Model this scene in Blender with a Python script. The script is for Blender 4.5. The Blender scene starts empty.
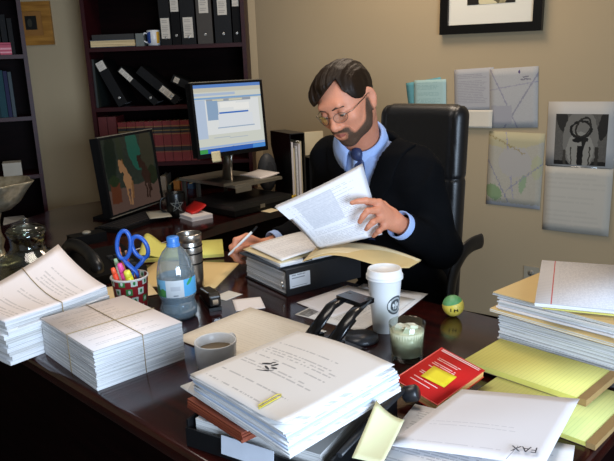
import bpy, bmesh, math, random
import numpy as np
from mathutils import Vector, Matrix, Euler
random.seed(7)
R_ = math.radians
SC = bpy.context.scene
COL = SC.collection

# ------------------------------------------------------------------ camera
FPX, PITCH, ROLL, CAMZ = 660.0, R_(14), R_(-2.2), 1.42
DESK = 0.75
_F = Vector((0, math.cos(PITCH), -math.sin(PITCH))); _R0 = Vector((1, 0, 0)); _U0 = _R0.cross(_F)
_R = _R0*math.cos(ROLL) + _U0*math.sin(ROLL); _U = -_R0*math.sin(ROLL) + _U0*math.cos(ROLL)
CAM = Vector((0, 0, CAMZ))
def ray(x, y): return _F*FPX + _R*(x-307.0) - _U*(y-230.5)
def T(x, y, z=0.0):
    """where the sight line through a photo point meets the height z above the desk"""
    d = ray(x, y); t = (DESK + z - CAMZ)/d.z
    return CAM + d*t
def D(x, y, dep):
    """where it meets the distance dep in front of the camera"""
    d = ray(x, y); return CAM + d*(dep/d.y)
cam = bpy.data.objects.new('camera', bpy.data.cameras.new('camera')); COL.objects.link(cam)
cam.matrix_world = Matrix(((_R.x, _U.x, -_F.x, 0), (_R.y, _U.y, -_F.y, 0), (_R.z, _U.z, -_F.z, CAMZ), (0, 0, 0, 1)))
cam.data.sensor_fit = 'HORIZONTAL'; cam.data.sensor_width = 36; cam.data.lens = FPX/614*36
cam.data.clip_start = .02
SC.camera = cam

# ------------------------------------------------------------------ materials
def lin(c):
    if isinstance(c, str):
        c = [int(c[i:i+2], 16)/255 for i in (1, 3, 5)]
        return tuple(v/12.92 if v <= .04045 else ((v+.055)/1.055)**2.4 for v in c)
    return tuple(c)
class NT:
    def __init__(s, name, rough=.5, metal=0, spec=.5):
        s.m = bpy.data.materials.new(name); s.m.use_nodes = True; s.t = s.m.node_tree; s.n = s.t.nodes
        s.b = s.n['Principled BSDF']; s.b.inputs['Roughness'].default_value = rough
        s.b.inputs['Metallic'].default_value = metal; s.b.inputs['Specular IOR Level'].default_value = spec
    def new(s, k, **kw):
        x = s.n.new(k)
        for a, v in kw.items(): setattr(x, a, v)
        return x
    def ln(s, a, b): s.t.links.new(a, b)
    def val(s, inp, v):
        if hasattr(v, 'is_linked'): s.ln(v, inp)
        else: inp.default_value = v
    def math(s, op, a, b=None, c=None):
        x = s.new('ShaderNodeMath', operation=op)
        s.val(x.inputs[0], a)
        if b is not None: s.val(x.inputs[1], b)
        if c is not None: s.val(x.inputs[2], c)
        return x.outputs[0]
    def mix(s, f, a, b):
        x = s.new('ShaderNodeMix', data_type='RGBA')
        s.val(x.inputs[0], f)
        s.val(x.inputs[6], a if hasattr(a, 'is_linked') else (*lin(a), 1)); s.val(x.inputs[7], b if hasattr(b, 'is_linked') else (*lin(b), 1))
        return x.outputs[2]
    def base(s, c): s.ln(c, s.b.inputs['Base Color']) if hasattr(c, 'is_linked') else setattr(s.b.inputs['Base Color'], 'default_value', (*lin(c), 1))
    def noise(s, scale, detail=3, vec=None, coord='Object'):
        x = s.new('ShaderNodeTexNoise'); x.inputs['Scale'].default_value = scale; x.inputs['Detail'].default_value = detail
        if vec is None: vec = s.new('ShaderNodeTexCoord').outputs[coord]
        s.ln(vec, x.inputs['Vector']); return x.outputs[0]
    def bump(s, h, strength=.2, dist=.002):
        b = s.new('ShaderNodeBump'); b.inputs['Strength'].default_value = strength; b.inputs['Distance'].default_value = dist
        s.ln(h, b.inputs['Height']); s.ln(b.outputs[0], s.b.inputs['Normal'])
    def stretch(s, sx, sy, sz, coord='Object'):
        mp = s.new('ShaderNodeMapping'); mp.inputs['Scale'].default_value = (sx, sy, sz)
        s.ln(s.new('ShaderNodeTexCoord').outputs[coord], mp.inputs[0]); return mp.outputs[0]
_cache = {}
def plain(c, rough=.5, metal=0, var=.12, scale=30, spec=.5, bump=0, name=None):
    """one colour with a slight procedural mottling"""
    key = (str(c), rough, metal, var, scale, spec, bump)
    if key in _cache: return _cache[key]
    s = NT(name or 'surface', rough, metal, spec); c = lin(c)
    n = s.noise(scale)
    s.base(s.mix(n, tuple(v*(1-var) for v in c), tuple(min(1, v*(1+var)) for v in c)))
    if bump: s.bump(s.noise(scale*4), bump)
    _cache[key] = s.m; return s.m
def wood(c1, c2, rough=.25, sx=3, sy=40, name='wood', coat=0, spec=.5):
    s = NT(name, rough, 0, spec)
    n = s.noise(1.6, 6, s.stretch(sx, sy, sy))
    r = s.new('ShaderNodeValToRGB'); r.color_ramp.elements[0].position = .35; r.color_ramp.elements[1].position = .7
    r.color_ramp.elements[0].color = (*lin(c1), 1); r.color_ramp.elements[1].color = (*lin(c2), 1)
    s.ln(n, r.inputs[0]); s.base(r.outputs[0])
    s.b.inputs['Coat Weight'].default_value = coat; s.b.inputs['Coat Roughness'].default_value = .12
    return s.m
def printed(paper, ink, rows=40, mx=.1, lo=.08, hi=.92, dens=.5, seed=0., wscale=60, strength=.7, rough=.75, blocks=(), vertical=False, gaps=.18):
    """paper with rows of unreadable print; blocks = blank rectangles or filled figures (u0,v0,u1,v1,colour or None)"""
    s = NT('printed_paper', rough, 0, .2)
    sep = s.new('ShaderNodeSeparateXYZ'); s.ln(s.new('ShaderNodeTexCoord').outputs['UV'], sep.inputs[0])
    u, v = sep.outputs[0], sep.outputs[1]
    if vertical: u, v = v, u
    row = s.math('MULTIPLY', v, rows); fr = s.math('FRACT', row); fl = s.math('FLOOR', row)
    a = s.math('MULTIPLY', s.math('GREATER_THAN', fr, .28), s.math('LESS_THAN', fr, .70))
    cmb = s.new('ShaderNodeCombineXYZ'); s.ln(s.math('MULTIPLY', u, wscale), cmb.inputs[0]); s.ln(s.math('MULTIPLY', fl, 7.37), cmb.inputs[1]); cmb.inputs[2].default_value = seed
    n = s.noise(1.0, 1, cmb.outputs[0])
    a = s.math('MULTIPLY', a, s.math('GREATER_THAN', n, dens-.08))
    w = s.new('ShaderNodeTexWhiteNoise'); w.noise_dimensions = '2D'
    c2 = s.new('ShaderNodeCombineXYZ'); s.ln(fl, c2.inputs[0]); c2.inputs[1].default_value = seed+3.1; s.ln(c2.outputs[0], w.inputs['Vector'])
    a = s.math('MULTIPLY', a, s.math('GREATER_THAN', w.outputs[0], gaps))
    lim = s.math('SUBTRACT', 1-mx, s.math('MULTIPLY', w.outputs[0], .22))
    for inp, op, th in ((u, 'GREATER_THAN', mx), (u, 'LESS_THAN', lim), (v, 'GREATER_THAN', lo), (v, 'LESS_THAN', hi)):
        a = s.math('MULTIPLY', a, s.math(op, inp, th))
    a = s.math('MULTIPLY', a, strength)
    base = s.mix(s.noise(9, 2), tuple(x*.97 for x in lin(paper)), paper)
    c = s.mix(a, base, ink)
    for (u0, v0, u1, v1, cc) in blocks:
        m = s.math('MULTIPLY', s.math('GREATER_THAN', sep.outputs[0], u0), s.math('LESS_THAN', sep.outputs[0], u1))
        m = s.math('MULTIPLY', m, s.math('MULTIPLY', s.math('GREATER_THAN', sep.outputs[1], v0), s.math('LESS_THAN', sep.outputs[1], v1)))
        if cc is None: c = s.mix(m, c, base)
        else:
            k = s.noise(24, 4, None, 'UV'); c = s.mix(s.math('MULTIPLY', m, s.math('MULTIPLY_ADD', k, .9, .25)), c, cc)
    s.base(c); return s.m
def paint(name, base, shapes, rough=.5, emit=0., wob=0., spec=.3, mott=.0, mscale=12):
    """a printed picture: shapes ('r'|'e'|'o', cu, cv, hu, hv, degrees, colour) over a base, by UV"""
    s = NT(name, rough, 0, spec)
    uv = s.new('ShaderNodeTexCoord').outputs['UV']
    if wob:
        n = s.new('ShaderNodeTexNoise'); n.inputs['Scale'].default_value = mscale; s.ln(uv, n.inputs['Vector'])
        a = s.new('ShaderNodeVectorMath', operation='MULTIPLY_ADD'); s.ln(n.outputs['Color'], a.inputs[0])
        a.inputs[1].default_value = (wob,)*3; s.ln(uv, a.inputs[2])
        b = s.new('ShaderNodeVectorMath', operation='SUBTRACT'); s.ln(a.outputs[0], b.inputs[0]); b.inputs[1].default_value = (wob/2,)*3
        uv = b.outputs[0]
    c = None
    b0 = lin(base)
    c = s.mix(s.noise(mscale*2.2, 4, uv), tuple(v*(1-mott) for v in b0), tuple(v*(1+mott) for v in b0))
    for (k, cu, cv, hu, hv, ang, cc) in shapes:
        mp = s.new('ShaderNodeMapping', vector_type='TEXTURE'); s.ln(uv, mp.inputs[0])
        mp.inputs['Location'].default_value = (cu, cv, 0); mp.inputs['Rotation'].default_value = (0, 0, R_(ang)); mp.inputs['Scale'].default_value = (hu, hv, 1)
        sp = s.new('ShaderNodeSeparateXYZ'); s.ln(mp.outputs[0], sp.inputs[0])
        if k == 'r':
            d = s.math('MAXIMUM', s.math('ABSOLUTE', sp.outputs[0]), s.math('ABSOLUTE', sp.outputs[1]))
        else:
            d = s.math('SQRT', s.math('ADD', s.math('POWER', s.math('ABSOLUTE', sp.outputs[0]), 2.), s.math('POWER', s.math('ABSOLUTE', sp.outputs[1]), 2.)))
        if k == 'o': m = s.math('MULTIPLY', s.math('GREATER_THAN', d, .78), s.math('LESS_THAN', d, 1.))
        else: m = s.math('LESS_THAN', d, 1.)
        c = s.mix(m, c, cc)
    s.base(c)
    if emit:
        s.ln(c, s.b.inputs['Emission Color']); s.b.inputs['Emission Strength'].default_value = emit
        s.b.inputs['Base Color'].default_value = (0, 0, 0, 1)
        for l in list(s.b.inputs['Base Color'].links): s.t.links.remove(l)
    return s.m
def glass(name, c='#f4f8f6', rough=.02, ior=1.45):
    s = NT(name, rough); s.base(c); s.b.inputs['Transmission Weight'].default_value = 1; s.b.inputs['IOR'].default_value = ior
    s.noise(5); return s.m
def thin_glass(name, tint='#f2f6f4', gloss=.06, painted_light=0., light_col='#ffffff'):
    s = NT(name); tr = s.new('ShaderNodeBsdfTransparent'); tr.inputs[0].default_value = (*lin(tint), 1)
    gl = s.new('ShaderNodeBsdfGlossy'); gl.inputs['Roughness'].default_value = .05
    lw = s.new('ShaderNodeLayerWeight'); lw.inputs[0].default_value = .25; s.noise(3)
    f = s.math('MULTIPLY_ADD', lw.outputs['Facing'], .45, gloss); m = s.new('ShaderNodeMixShader')
    s.ln(f, m.inputs[0]); s.ln(tr.outputs[0], m.inputs[1]); s.ln(gl.outputs[0], m.inputs[2]); out = m.outputs[0]
    if painted_light:  # diffuse share, painted in place of light refracted inside
        df = s.new('ShaderNodeBsdfDiffuse'); df.inputs[0].default_value = (*lin(light_col), 1); m2 = s.new('ShaderNodeMixShader'); m2.inputs[0].default_value = painted_light
        s.ln(out, m2.inputs[1]); s.ln(df.outputs[0], m2.inputs[2]); out = m2.outputs[0]
    s.ln(out, s.n['Material Output'].inputs[0]); return s.m
def edge_paper(c, dark, freq=900, name='paper_edges', rough=.8):
    s = NT(name, rough, 0, .2)
    n = s.noise(1., 2, s.stretch(3, 3, freq))
    s.base(s.mix(s.math('MULTIPLY', s.math('LESS_THAN', n, .46), .6), c, dark)); return s.m

# ------------------------------------------------------------------ meshes
def link(name, me, mats=None, parent=None):
    o = bpy.data.objects.new(name, me); COL.objects.link(o)
    if mats is not None:
        for m in (mats if isinstance(mats, (list, tuple)) else [mats]): me.materials.append(m)
    if parent is not None: o.parent = parent
    return o
def obj(name, bm, mats=None, parent=None, smooth=None, bevel=0, seg=2):
    if bevel:
        bmesh.ops.bevel(bm, geom=[e for e in bm.edges if len(e.link_faces) == 2 and e.calc_face_angle(0) > .6], offset=bevel, segments=seg, profile=.5, affect='EDGES')
    bmesh.ops.recalc_face_normals(bm, faces=bm.faces)
    me = bpy.data.meshes.new(name); bm.to_mesh(me); bm.free()
    o = link(name, me, mats, parent)
    if smooth is not None:
        for p in me.polygons: p.use_smooth = True
        if smooth < 180:
            import math as _m
            me.set_sharp_from_angle(angle=_m.radians(smooth))
    return o
def tag(o, label, cat, group=None, kind=None):
    o['label'] = label; o['category'] = cat
    if group: o['group'] = group
    if kind: o['kind'] = kind
    return o
def thing(name, label, cat, loc=(0, 0, 0), yaw=0., group=None, rot=None):
    o = bpy.data.objects.new(name, None); COL.objects.link(o); o.empty_display_size = .05
    o.location = loc; o.rotation_euler = rot if rot else (0, 0, yaw)
    return tag(o, label, cat, group)
def struct(name, bm, mat, parent=None, label=None):
    o = obj(name, bm, mat, parent); o['kind'] = 'structure'
    if label: o['label'] = label; o['category'] = name.split('_')[0]
    return o
def put(o, loc, yaw=0., rot=None):
    o.location = loc; o.rotation_euler = rot if rot else (0, 0, yaw); return o
def B(): return bmesh.new()
def box(bm, x0, y0, z0, x1, y1, z1, m=0, M=None):
    uvl = bm.loops.layers.uv.verify()
    v = [bm.verts.new((x, y, z)) for z in (z0, z1) for y in (y0, y1) for x in (x0, x1)]
    for q in ((0, 2, 3, 1), (4, 5, 7, 6), (0, 1, 5, 4), (2, 6, 7, 3), (0, 4, 6, 2), (1, 3, 7, 5)):
        f = bm.faces.new([v[i] for i in q]); f.material_index = m
        n = [v[i].co for i in q]
        for l in f.loops:
            c = l.vert.co
            a = (c.x-x0)/max(1e-6, x1-x0); b = (c.y-y0)/max(1e-6, y1-y0); h = (c.z-z0)/max(1e-6, z1-z0)
            i = ((0, 2, 3, 1), (4, 5, 7, 6), (0, 1, 5, 4), (2, 6, 7, 3), (0, 4, 6, 2), (1, 3, 7, 5)).index(q)
            l[uvl].uv = (a, b) if i < 2 else ((a, h) if i < 4 else (b, h))
    if M is not None: bmesh.ops.transform(bm, matrix=M, verts=v)
    return v
def sheet(bm, w, l, f=None, nx=10, ny=10, th=.0006, m=0, x0=0., y0=0.):
    """a thin sheet 0..w by 0..l lying at height f(u,v), with a top, a bottom and edges"""
    uvl = bm.loops.layers.uv.verify(); f = f or (lambda u, v: 0)
    def P(u, v, dz):
        r = f(u, v)
        if isinstance(r, (int, float)): return Vector((x0+u*w, y0+v*l, r+dz))
        return Vector(r)+Vector((0, 0, dz))
    top = [[bm.verts.new(P(i/nx, j/ny, th)) for j in range(ny+1)] for i in range(nx+1)]
    bot = [[bm.verts.new(P(i/nx, j/ny, 0)) for j in range(ny+1)] for i in range(nx+1)]
    def face(vs, uvs, sm=True):
        q = bm.faces.new(vs); q.material_index = m; q.smooth = sm
        for lo, t in zip(q.loops, uvs): lo[uvl].uv = t
    for i in range(nx):
        for j in range(ny):
            uv = [(i/nx, j/ny), ((i+1)/nx, j/ny), ((i+1)/nx, (j+1)/ny), (i/nx, (j+1)/ny)]
            face([top[i][j], top[i+1][j], top[i+1][j+1], top[i][j+1]], uv)
            face([bot[i][j+1], bot[i+1][j+1], bot[i+1][j], bot[i][j]], uv[::-1])
    for i in range(nx):
        face([bot[i][0], bot[i+1][0], top[i+1][0], top[i][0]], [(i/nx, 0)]*4, False); face([top[i][ny], top[i+1][ny], bot[i+1][ny], bot[i][ny]], [(i/nx, 1)]*4, False)
    for j in range(ny):
        face([top[0][j], top[0][j+1], bot[0][j+1], bot[0][j]], [(0, j/ny)]*4, False); face([bot[nx][j], bot[nx][j+1], top[nx][j+1], top[nx][j]], [(1, j/ny)]*4, False)
def lathe(bm, prof, n=32, m=0, c=(0, 0, 0), cap=True, wob=None):
    rings = []; c = Vector(c); uvl = bm.loops.layers.uv.verify()
    for (r, z) in prof:
        rings.append([bm.verts.new(c+Vector((max(r, 1e-5)*(wob(a, z) if wob else 1)*math.cos(a), max(r, 1e-5)*(wob(a, z) if wob else 1)*math.sin(a), z))) for a in (2*math.pi*k/n for k in range(n))])
    for q, (a, b) in enumerate(zip(rings, rings[1:])):
        for k in range(n):
            f = bm.faces.new((a[k], a[(k+1) % n], b[(k+1) % n], b[k])); f.material_index = m; f.smooth = True
            for lo, t in zip(f.loops, ((k/n, prof[q][1]), ((k+1)/n, prof[q][1]), ((k+1)/n, prof[q+1][1]), (k/n, prof[q+1][1]))): lo[uvl].uv = t
    if cap:
        for rg in (rings[0][::-1], rings[-1]): bm.faces.new(rg).material_index = m
    return rings
def tube(bm, pts, r, n=10, m=0, cap=True, flat=1., up=None):
    """round (or flattened) bar along a polyline; r a number or one per point"""
    pts = [Vector(p) for p in pts]; rs = r if isinstance(r, (list, tuple)) else [r]*len(pts)
    rings = []; ref = Vector(up) if up else None
    for i, p in enumerate(pts):
        t = (pts[min(i+1, len(pts)-1)]-pts[max(i-1, 0)]).normalized()
        if ref is None: ref = Vector((0, 0, 1)) if abs(t.z) < .9 else Vector((1, 0, 0))
        s = t.cross(ref).normalized(); u = s.cross(t).normalized()
        if not up: ref = u
        rings.append([bm.verts.new(p + s*math.cos(a)*rs[i] + u*math.sin(a)*rs[i]*flat) for a in (2*math.pi*k/n for k in range(n))])
    for a, b in zip(rings, rings[1:]):
        for k in range(n):
            f = bm.faces.new((a[k], a[(k+1) % n], b[(k+1) % n], b[k])); f.material_index = m; f.smooth = True
    if cap:
        bm.faces.new(rings[0][::-1]).material_index = m; bm.faces.new(rings[-1]).material_index = m
def prism(bm, poly, z0, z1, m=0):
    a = [bm.verts.new((x, y, z0)) for x, y in poly]; b = [bm.verts.new((x, y, z1)) for x, y in poly]; n = len(poly)
    bm.faces.new(a[::-1]).material_index = m; bm.faces.new(b).material_index = m
    for k in range(n): bm.faces.new((a[k], a[(k+1) % n], b[(k+1) % n], b[k])).material_index = m
def ball(bm, c, r, n=20, m=0, sc=(1, 1, 1)):
    g = bmesh.ops.create_uvsphere(bm, u_segments=n, v_segments=n//2+2, radius=r)
    for v in g['verts']: v.co = Vector((v.co.x*sc[0], v.co.y*sc[1], v.co.z*sc[2]))+Vector(c)
    for f in {f for v in g['verts'] for f in v.link_faces}: f.smooth = True; f.material_index = m
def spline(pts, n=8):
    """Catmull-Rom through the points"""
    P = [Vector(p) for p in pts]; P = [P[0]*2-P[1]]+P+[P[-1]*2-P[-2]]; out = []
    for i in range(1, len(P)-2):
        for k in range(n):
            t = k/n; a, b, c, d = P[i-1:i+3]
            out.append(.5*((2*b)+(c-a)*t+(2*a-5*b+4*c-d)*t*t+(3*b-a-3*c+d)*t**3))
    return out+[P[-2]]
def lettering(name, txt, size, mat, parent, loc, rot=(0, 0, 0), extrude=.0002, shear=0.):
    cu = bpy.data.curves.new(name, 'FONT'); cu.body = txt; cu.size = size; cu.extrude = extrude; cu.align_x = 'CENTER'; cu.align_y = 'CENTER'; cu.shear = shear
    t = bpy.data.objects.new(name+'_outline', cu); COL.objects.link(t)
    bpy.context.view_layer.update()
    me = bpy.data.meshes.new_from_object(t.evaluated_get(bpy.context.evaluated_depsgraph_get()))
    bpy.data.objects.remove(t); bpy.data.curves.remove(cu)
    me.materials.clear()
    o = link(name, me, mat, parent); o.location = loc; o.rotation_euler = rot; return o
def yaw_of(p, q): return math.atan2(q[1]-p[1], q[0]-p[0])
def dup(o, loc, yaw=0., label=None, parent=None):
    c = o.copy(); COL.objects.link(c); c.parent = parent
    for ch in list(o.children):
        d = ch.copy(); COL.objects.link(d); d.parent = c
        for g in ch.children: e = g.copy(); COL.objects.link(e); e.parent = d
    c.location = loc; c.rotation_euler = (0, 0, yaw)
    if label: c['label'] = label
    return c
# ------------------------------------------------------------------ shared materials
def X(u, v, z=0.): return Vector((.72*u+.694*v, -.694*u+.72*v, z))      # along / across the desk
AU = math.atan2(-.694, .72)                                             # heading of the desk's long side
mahog = wood('#180504', '#2f0c08', .16, 3, 30, 'mahogany', .2)
mahog_d = wood('#090303', '#110505', .5, 3, 30, 'dark_mahogany', 0, .03)
mahog_red = wood('#23050a', '#30080c', .45, 3, 30, 'red_mahogany', 0, .25)
black = plain('#09090a', .5, spec=.2); black_s = plain('#0a0a0b', .3, spec=.4); black_m = plain('#0b0b0c', .7, spec=.12); dgrey = plain('#2c2d30', .5)
chrome = plain('#c8c8c6', .18, 1, .05); steel = plain('#a9a49c', .28, 1, .1); silver_p = plain('#8b8578', .4, .6)
white_pl = plain('#dcdcd8', .45, 0, .03); white_pap = plain('#dfd8d6', .8, 0, .03, 9); cream = plain('#d9c9a4', .75, 0, .04, 9)
manila = plain('#d6b87e', .7, 0, .05, 12); pale_manila = plain('#dcc69a', .7, 0, .05, 12); yellow_pad = plain('#d9d27c', .75, 0, .05, 12)
ed_w = edge_paper('#dcdcdc', '#a8a8ac', 700); ed_g = edge_paper('#c9c8c6', '#94928f', 450); ed_c = edge_paper('#c9b48a', '#8f7a58', 500)
wallm = NT('painted_plaster', .85, 0, .2); _c = lin('#ac997a')
wallm.base(wallm.mix(wallm.noise(2.5, 2), tuple(x*.96 for x in _c), tuple(x*1.04 for x in _c))); wallm.bump(wallm.noise(220, 2), .08, .001); wallm = wallm.m
ceilm = plain('#d8d4c8', .9, 0, .03, 4)
carpet = plain('#3b3430', .95, 0, .25, 160, .1, .3)

# ------------------------------------------------------------------ the room
C0 = Vector((-.26, 4.16)); WD = Vector((.81, -.585)).normalized(); WN = Vector((-WD.y*-1, -WD.x))  # right wall direction
WN = Vector((-.585, -.81)).normalized()
C1 = C0 + WD*4.3
b = B(); prism(b, [(-3.2, -1.6), (3.4, -1.6), (3.4, C1.y), (C1.x, C1.y), (C0.x, C0.y), (-3.2, 4.16)], -.05, 0); struct('floor', b, carpet)
b = B(); prism(b, [(-3.2, -1.6), (3.4, -1.6), (3.4, C1.y), (C1.x, C1.y), (C0.x, C0.y), (-3.2, 4.16)], 2.6, 2.66); struct('ceiling', b, ceilm)
b = B(); prism(b, [(-3.2, 4.16), (C0.x, 4.16), (C0.x+.05, 4.28), (-3.2, 4.28)], 0, 2.6); struct('wall_back', b, wallm)
o_ = -WN*.12
b = B(); prism(b, [tuple(C0), tuple(C1), tuple(C1+o_), tuple(C0+o_)], 0, 2.6); struct('wall_right', b, wallm)
b = B(); box(b, -3.32, -1.6, 0, -3.2, 4.28, 2.6); struct('wall_left', b, wallm)
b = B(); prism(b, [tuple(C0+WN*.002), tuple(C1+WN*.002), tuple(C1+WN*.015), tuple(C0+WN*.015+Vector((.004, 0)))], 0, .1); struct('baseboard_right', b, mahog_d)
def on_wall(x, y, off=.0):
    """point of the right wall behind a photo point, set off from it by off"""
    d = ray(x, y); n3 = Vector((WN.x, WN.y, 0)); c3 = Vector((C0.x, C0.y, 0))
    t = n3.dot(c3-CAM)/n3.dot(d); return CAM + d*t + n3*off
WYAW = math.atan2(WD.y, WD.x)
def wall_rot(tilt=0.): return (Matrix.Rotation(WYAW, 4, 'Z') @ Matrix.Rotation(R_(90), 4, 'X') @ Matrix.Rotation(R_(tilt), 4, 'Z')).to_euler()   # sheet x along the wall, y up, z out of it
def wall_sheet(name, label, cat, bl, w, h, mat, off=.002, tilt=0., bow=.004, group=None):
    bb = B(); sheet(bb, w, h, lambda u, v: bow*.4*math.sin(math.pi*u)*(.3+v*.4)+ .25*bow*(1-v)**2, 8, 8, .0005)
    return tag(put(obj(name, bb, mat), on_wall(*bl, off), rot=wall_rot(tilt)), label, cat, group)
def wsize(p, q): return (on_wall(*p)-on_wall(*q)).length

# ------------------------------------------------------------------ things on the right wall
# framed picture, top right
p = on_wall(442, 34); w = wsize((442, 34), (543, 32)); h = .52
t = thing('framed_picture', 'black framed picture with a wide white mat hanging high on the wall', 'picture', on_wall(442, 35, .003), rot=wall_rot(-.9))
b = B(); fw = .042
for r in ((0, 0, w, fw), (0, h-fw, w, h), (0, fw, fw, h-fw), (w-fw, fw, w, h-fw)): box(b, r[0], r[1], 0, r[2], r[3], .03)
obj('frame', b, black_s, t, None, .004)
b = B(); box(b, fw-.004, fw-.004, .004, w-fw+.004, h-fw+.004, .014); obj('mat', b, plain('#d8d4c6', .8, 0, .02, 5), t)
b = B(); px0, px1 = w*.27, w*.74; box(b, px0, .132, .0145, px1, .40, .0155)
obj('print', b, paint('monochrome_print', '#8f8566', [('r', .12, .2, .12, .4, 0, '#1a1712'), ('r', .9, .3, .1, .5, 0, '#1d1a15'), ('e', .45, .05, .2, .1, 0, '#c9bf9a'), ('e', .6, .3, .1, .3, 10, '#5c543e'), ('r', .5, .8, .5, .25, 0, '#39342a')], .5, wob=.1, mott=.5), t)
# teal sheets behind the chair
tealp = printed('#a3bdb8', '#4a7a76', 22, .1, .06, .9, .5, 3.1, 30, .4)
wall_sheet('notice', 'darker teal sheet peeking out left behind the printed teal paper', 'paper', (409, 107), .2, .125, plain('#5f9aa0', .8), .002, 8)
wall_sheet('notice', 'teal printed paper pinned to the wall above the chair back', 'paper', (415, 107), .18, .138, tealp, .008, 1)
# pinned papers and maps
mapg = paint('street_map_grey', '#a9a7a4', [('r', .3, .5, .012, .6, 30, '#8d8a94'), ('r', .62, .4, .015, .7, -38, '#8a8890'), ('r', .5, .7, .6, .008, 6, '#94919a'), ('e', .62, .93, .02, .03, 0, '#4b3f66'), ('r', .75, .8, .1, .012, 0, '#77747c'), ('r', .75, .84, .06, .012, 0, '#77747c'), ('r', .25, .22, .22, .16, 0, '#9b999c')], .8, wob=.05, mott=.2, mscale=30)
w = wsize((454, 126), (538, 128))
wall_sheet('wall_map', 'pale grey street map pinned up beside the chair, upper one of the two maps', 'map', (490, 128), wsize((490, 128), (538, 128)), .285, mapg, .003, 2)
wall_sheet('notice', 'grey printed sheet pinned left of the pale street map, above a blank sheet', 'paper', (455, 112), wsize((455, 112), (494, 112)), .21, printed('#a8a6a6', '#77757c', 26, .08, .1, .92, .46, 5., 40, .5), .002, 2)
wall_sheet('notice', 'blank cream sheet pinned lowest beside the black chair back, curling outward', 'paper', (455, 127), wsize((455, 126), (493, 126)), .088, plain('#cfc5b2', .8, 0, .03), .012, 0, .014)
mapc = paint('area_map_colour', '#aaa393', [('e', .5, .95, .6, .16, 4, '#b0a684'), ('e', .14, .18, .16, .1, -20, '#80936c'), ('e', .66, .32, .06, .13, -12, '#8c9c7c'), ('e', .9, .55, .1, .16, 0, '#a8a587'), ('r', .4, .6, .008, .5, 12, '#8c8aa0'), ('r', .2, .35, .01, .4, 36, '#86848e'), ('r', .7, .42, .4, .008, 32, '#8a8890'), ('e', .5, .6, .3, .2, 0, '#a8a29a'), ('r', .3, .85, .4, .007, -20, '#94865c'), ('r', .5, .015, .6, .03, 0, '#b4b2b2')], .8, wob=.09, mott=.26, mscale=34)
wall_sheet('wall_map', 'coloured area map with green patches pinned below the street map', 'map', (486, 203.5), wsize((486, 204), (540, 209)), .37, mapc, .0025, -1.2)
# wall calendar
w = wsize((544, 163), (612, 166))
t = thing('wall_calendar', 'open wall calendar with a black and white photograph above a blank month grid', 'calendar', on_wall(542.5, 229, .002), rot=wall_rot(0))
b = B(); sheet(b, w, .315, lambda u, v: .006*(1-v)*math.sin(2*u)+.002, 8, 8, .001)
obj('month_page', b, printed('#b9b3a6', '#8b867e', 14, .04, .03, .93, .45, 9., 16, .13), t)
b = B(); sheet(b, w, .30, lambda u, v: .002, 4, 4, .001, 0, 0, .316)
obj('picture_page', b, plain('#b2afa9', .7, 0, .03, 8), t)
b = B(); box(b, w*.125, .325, .0032, w*.88, .56, .0042)
cp = paint('monochrome_photo', '#55524c', [('e', .15, .85, .12, .25, 20, '#2a2824'), ('e', .93, .8, .1, .3, -10, '#23211e'), ('r', .5, .03, .5, .05, 0, '#15130f'), ('e', .5, .5, .34, .6, 0, '#6f6c65'), ('e', .5, .3, .26, .36, 0, '#87847b'), ('o', .5, .70, .22, .18, 8, '#171511'), ('o', .54, .74, .14, .22, -24, '#26231e'), ('e', .5, .50, .16, .05, 6, '#14120f'), ('r', .56, .42, .03, .12, -14, '#191713'), ('r', .5, .18, .055, .2, 0, '#100e0b'), ('r', .33, .15, .012, .2, 4, '#35322b'), ('r', .68, .17, .014, .2, -3, '#35322b'), ('r', .2, .14, .03, .16, 5, '#3a362f'), ('r', .82, .16, .035, .2, 0, '#302d27')], .6, wob=.07, mott=.5, mscale=14)
obj('photo', b, cp, t)
b = B(); tube(b, [(w*.02, .3158, .003), (w*.98, .3158, .003)], .0018, 6); obj('spiral', b, chrome, t)
# power outlet
w = .074; t = thing('power_outlet', 'ivory double power outlet low on the right wall behind the file stack', 'outlet', on_wall(523.5, 287, .001), rot=wall_rot(0))
b = B(); box(b, 0, 0, 0, w, .115, .006); obj('cover_plate', b, plain('#a39a86', .4, 0, .03), t, None, .002)
for yy in (.033, .082):
    b = B(); lathe(b, [(.016, .006), (.016, .0085), (.0, .0086)], 20, 0, (w/2, yy, 0)); s = obj('socket', b, plain('#8d8576', .4), t)
    b = B()
    for xx in (-.006, .005): box(b, w/2+xx-.001, yy-.002, .0086, w/2+xx+.001, yy+.007, .0092)
    box(b, w/2-.002, yy-.009, .0086, w/2+.002, yy-.005, .0092); obj('slot', b, black, s)

# ------------------------------------------------------------------ bookcases
YB = 3.85
def bookcase(name, label, x0, x1, y0, y1, shelves, top, yaw=0.):
    t = thing(name, label, 'bookcase', (x0, y0, 0), yaw); w = x1-x0; d = y1-y0; k = .022
    for a in (0, w-k):
        b = B(); box(b, a, 0, 0, a+k, d, top); obj('side_panel', b, mahog_red, t, None, .002)
    b = B(); box(b, k, d-.008, .06, w-k, d, top); obj('back_panel', b, mahog_d, t)
    for z in shelves:
        b = B(); box(b, k, .004, z-k, w-k, d-.008, z); obj('shelf', b, mahog_red, t, None, .002)
    b = B(); box(b, -.01, -.01, top, w+.01, d, top+.03); obj('top_panel', b, mahog_red, t, None, .003)
    b = B(); box(b, k, .02, 0, w-k, .035, .075); obj('plinth', b, mahog_d, t)
    return t
bx0, bx1 = D(79, 0, YB).x, D(243.5, 0, YB).x
zs = [D(160, 45.5, YB).z, D(130, 107, YB).z, D(140, 163, YB).z]
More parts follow.
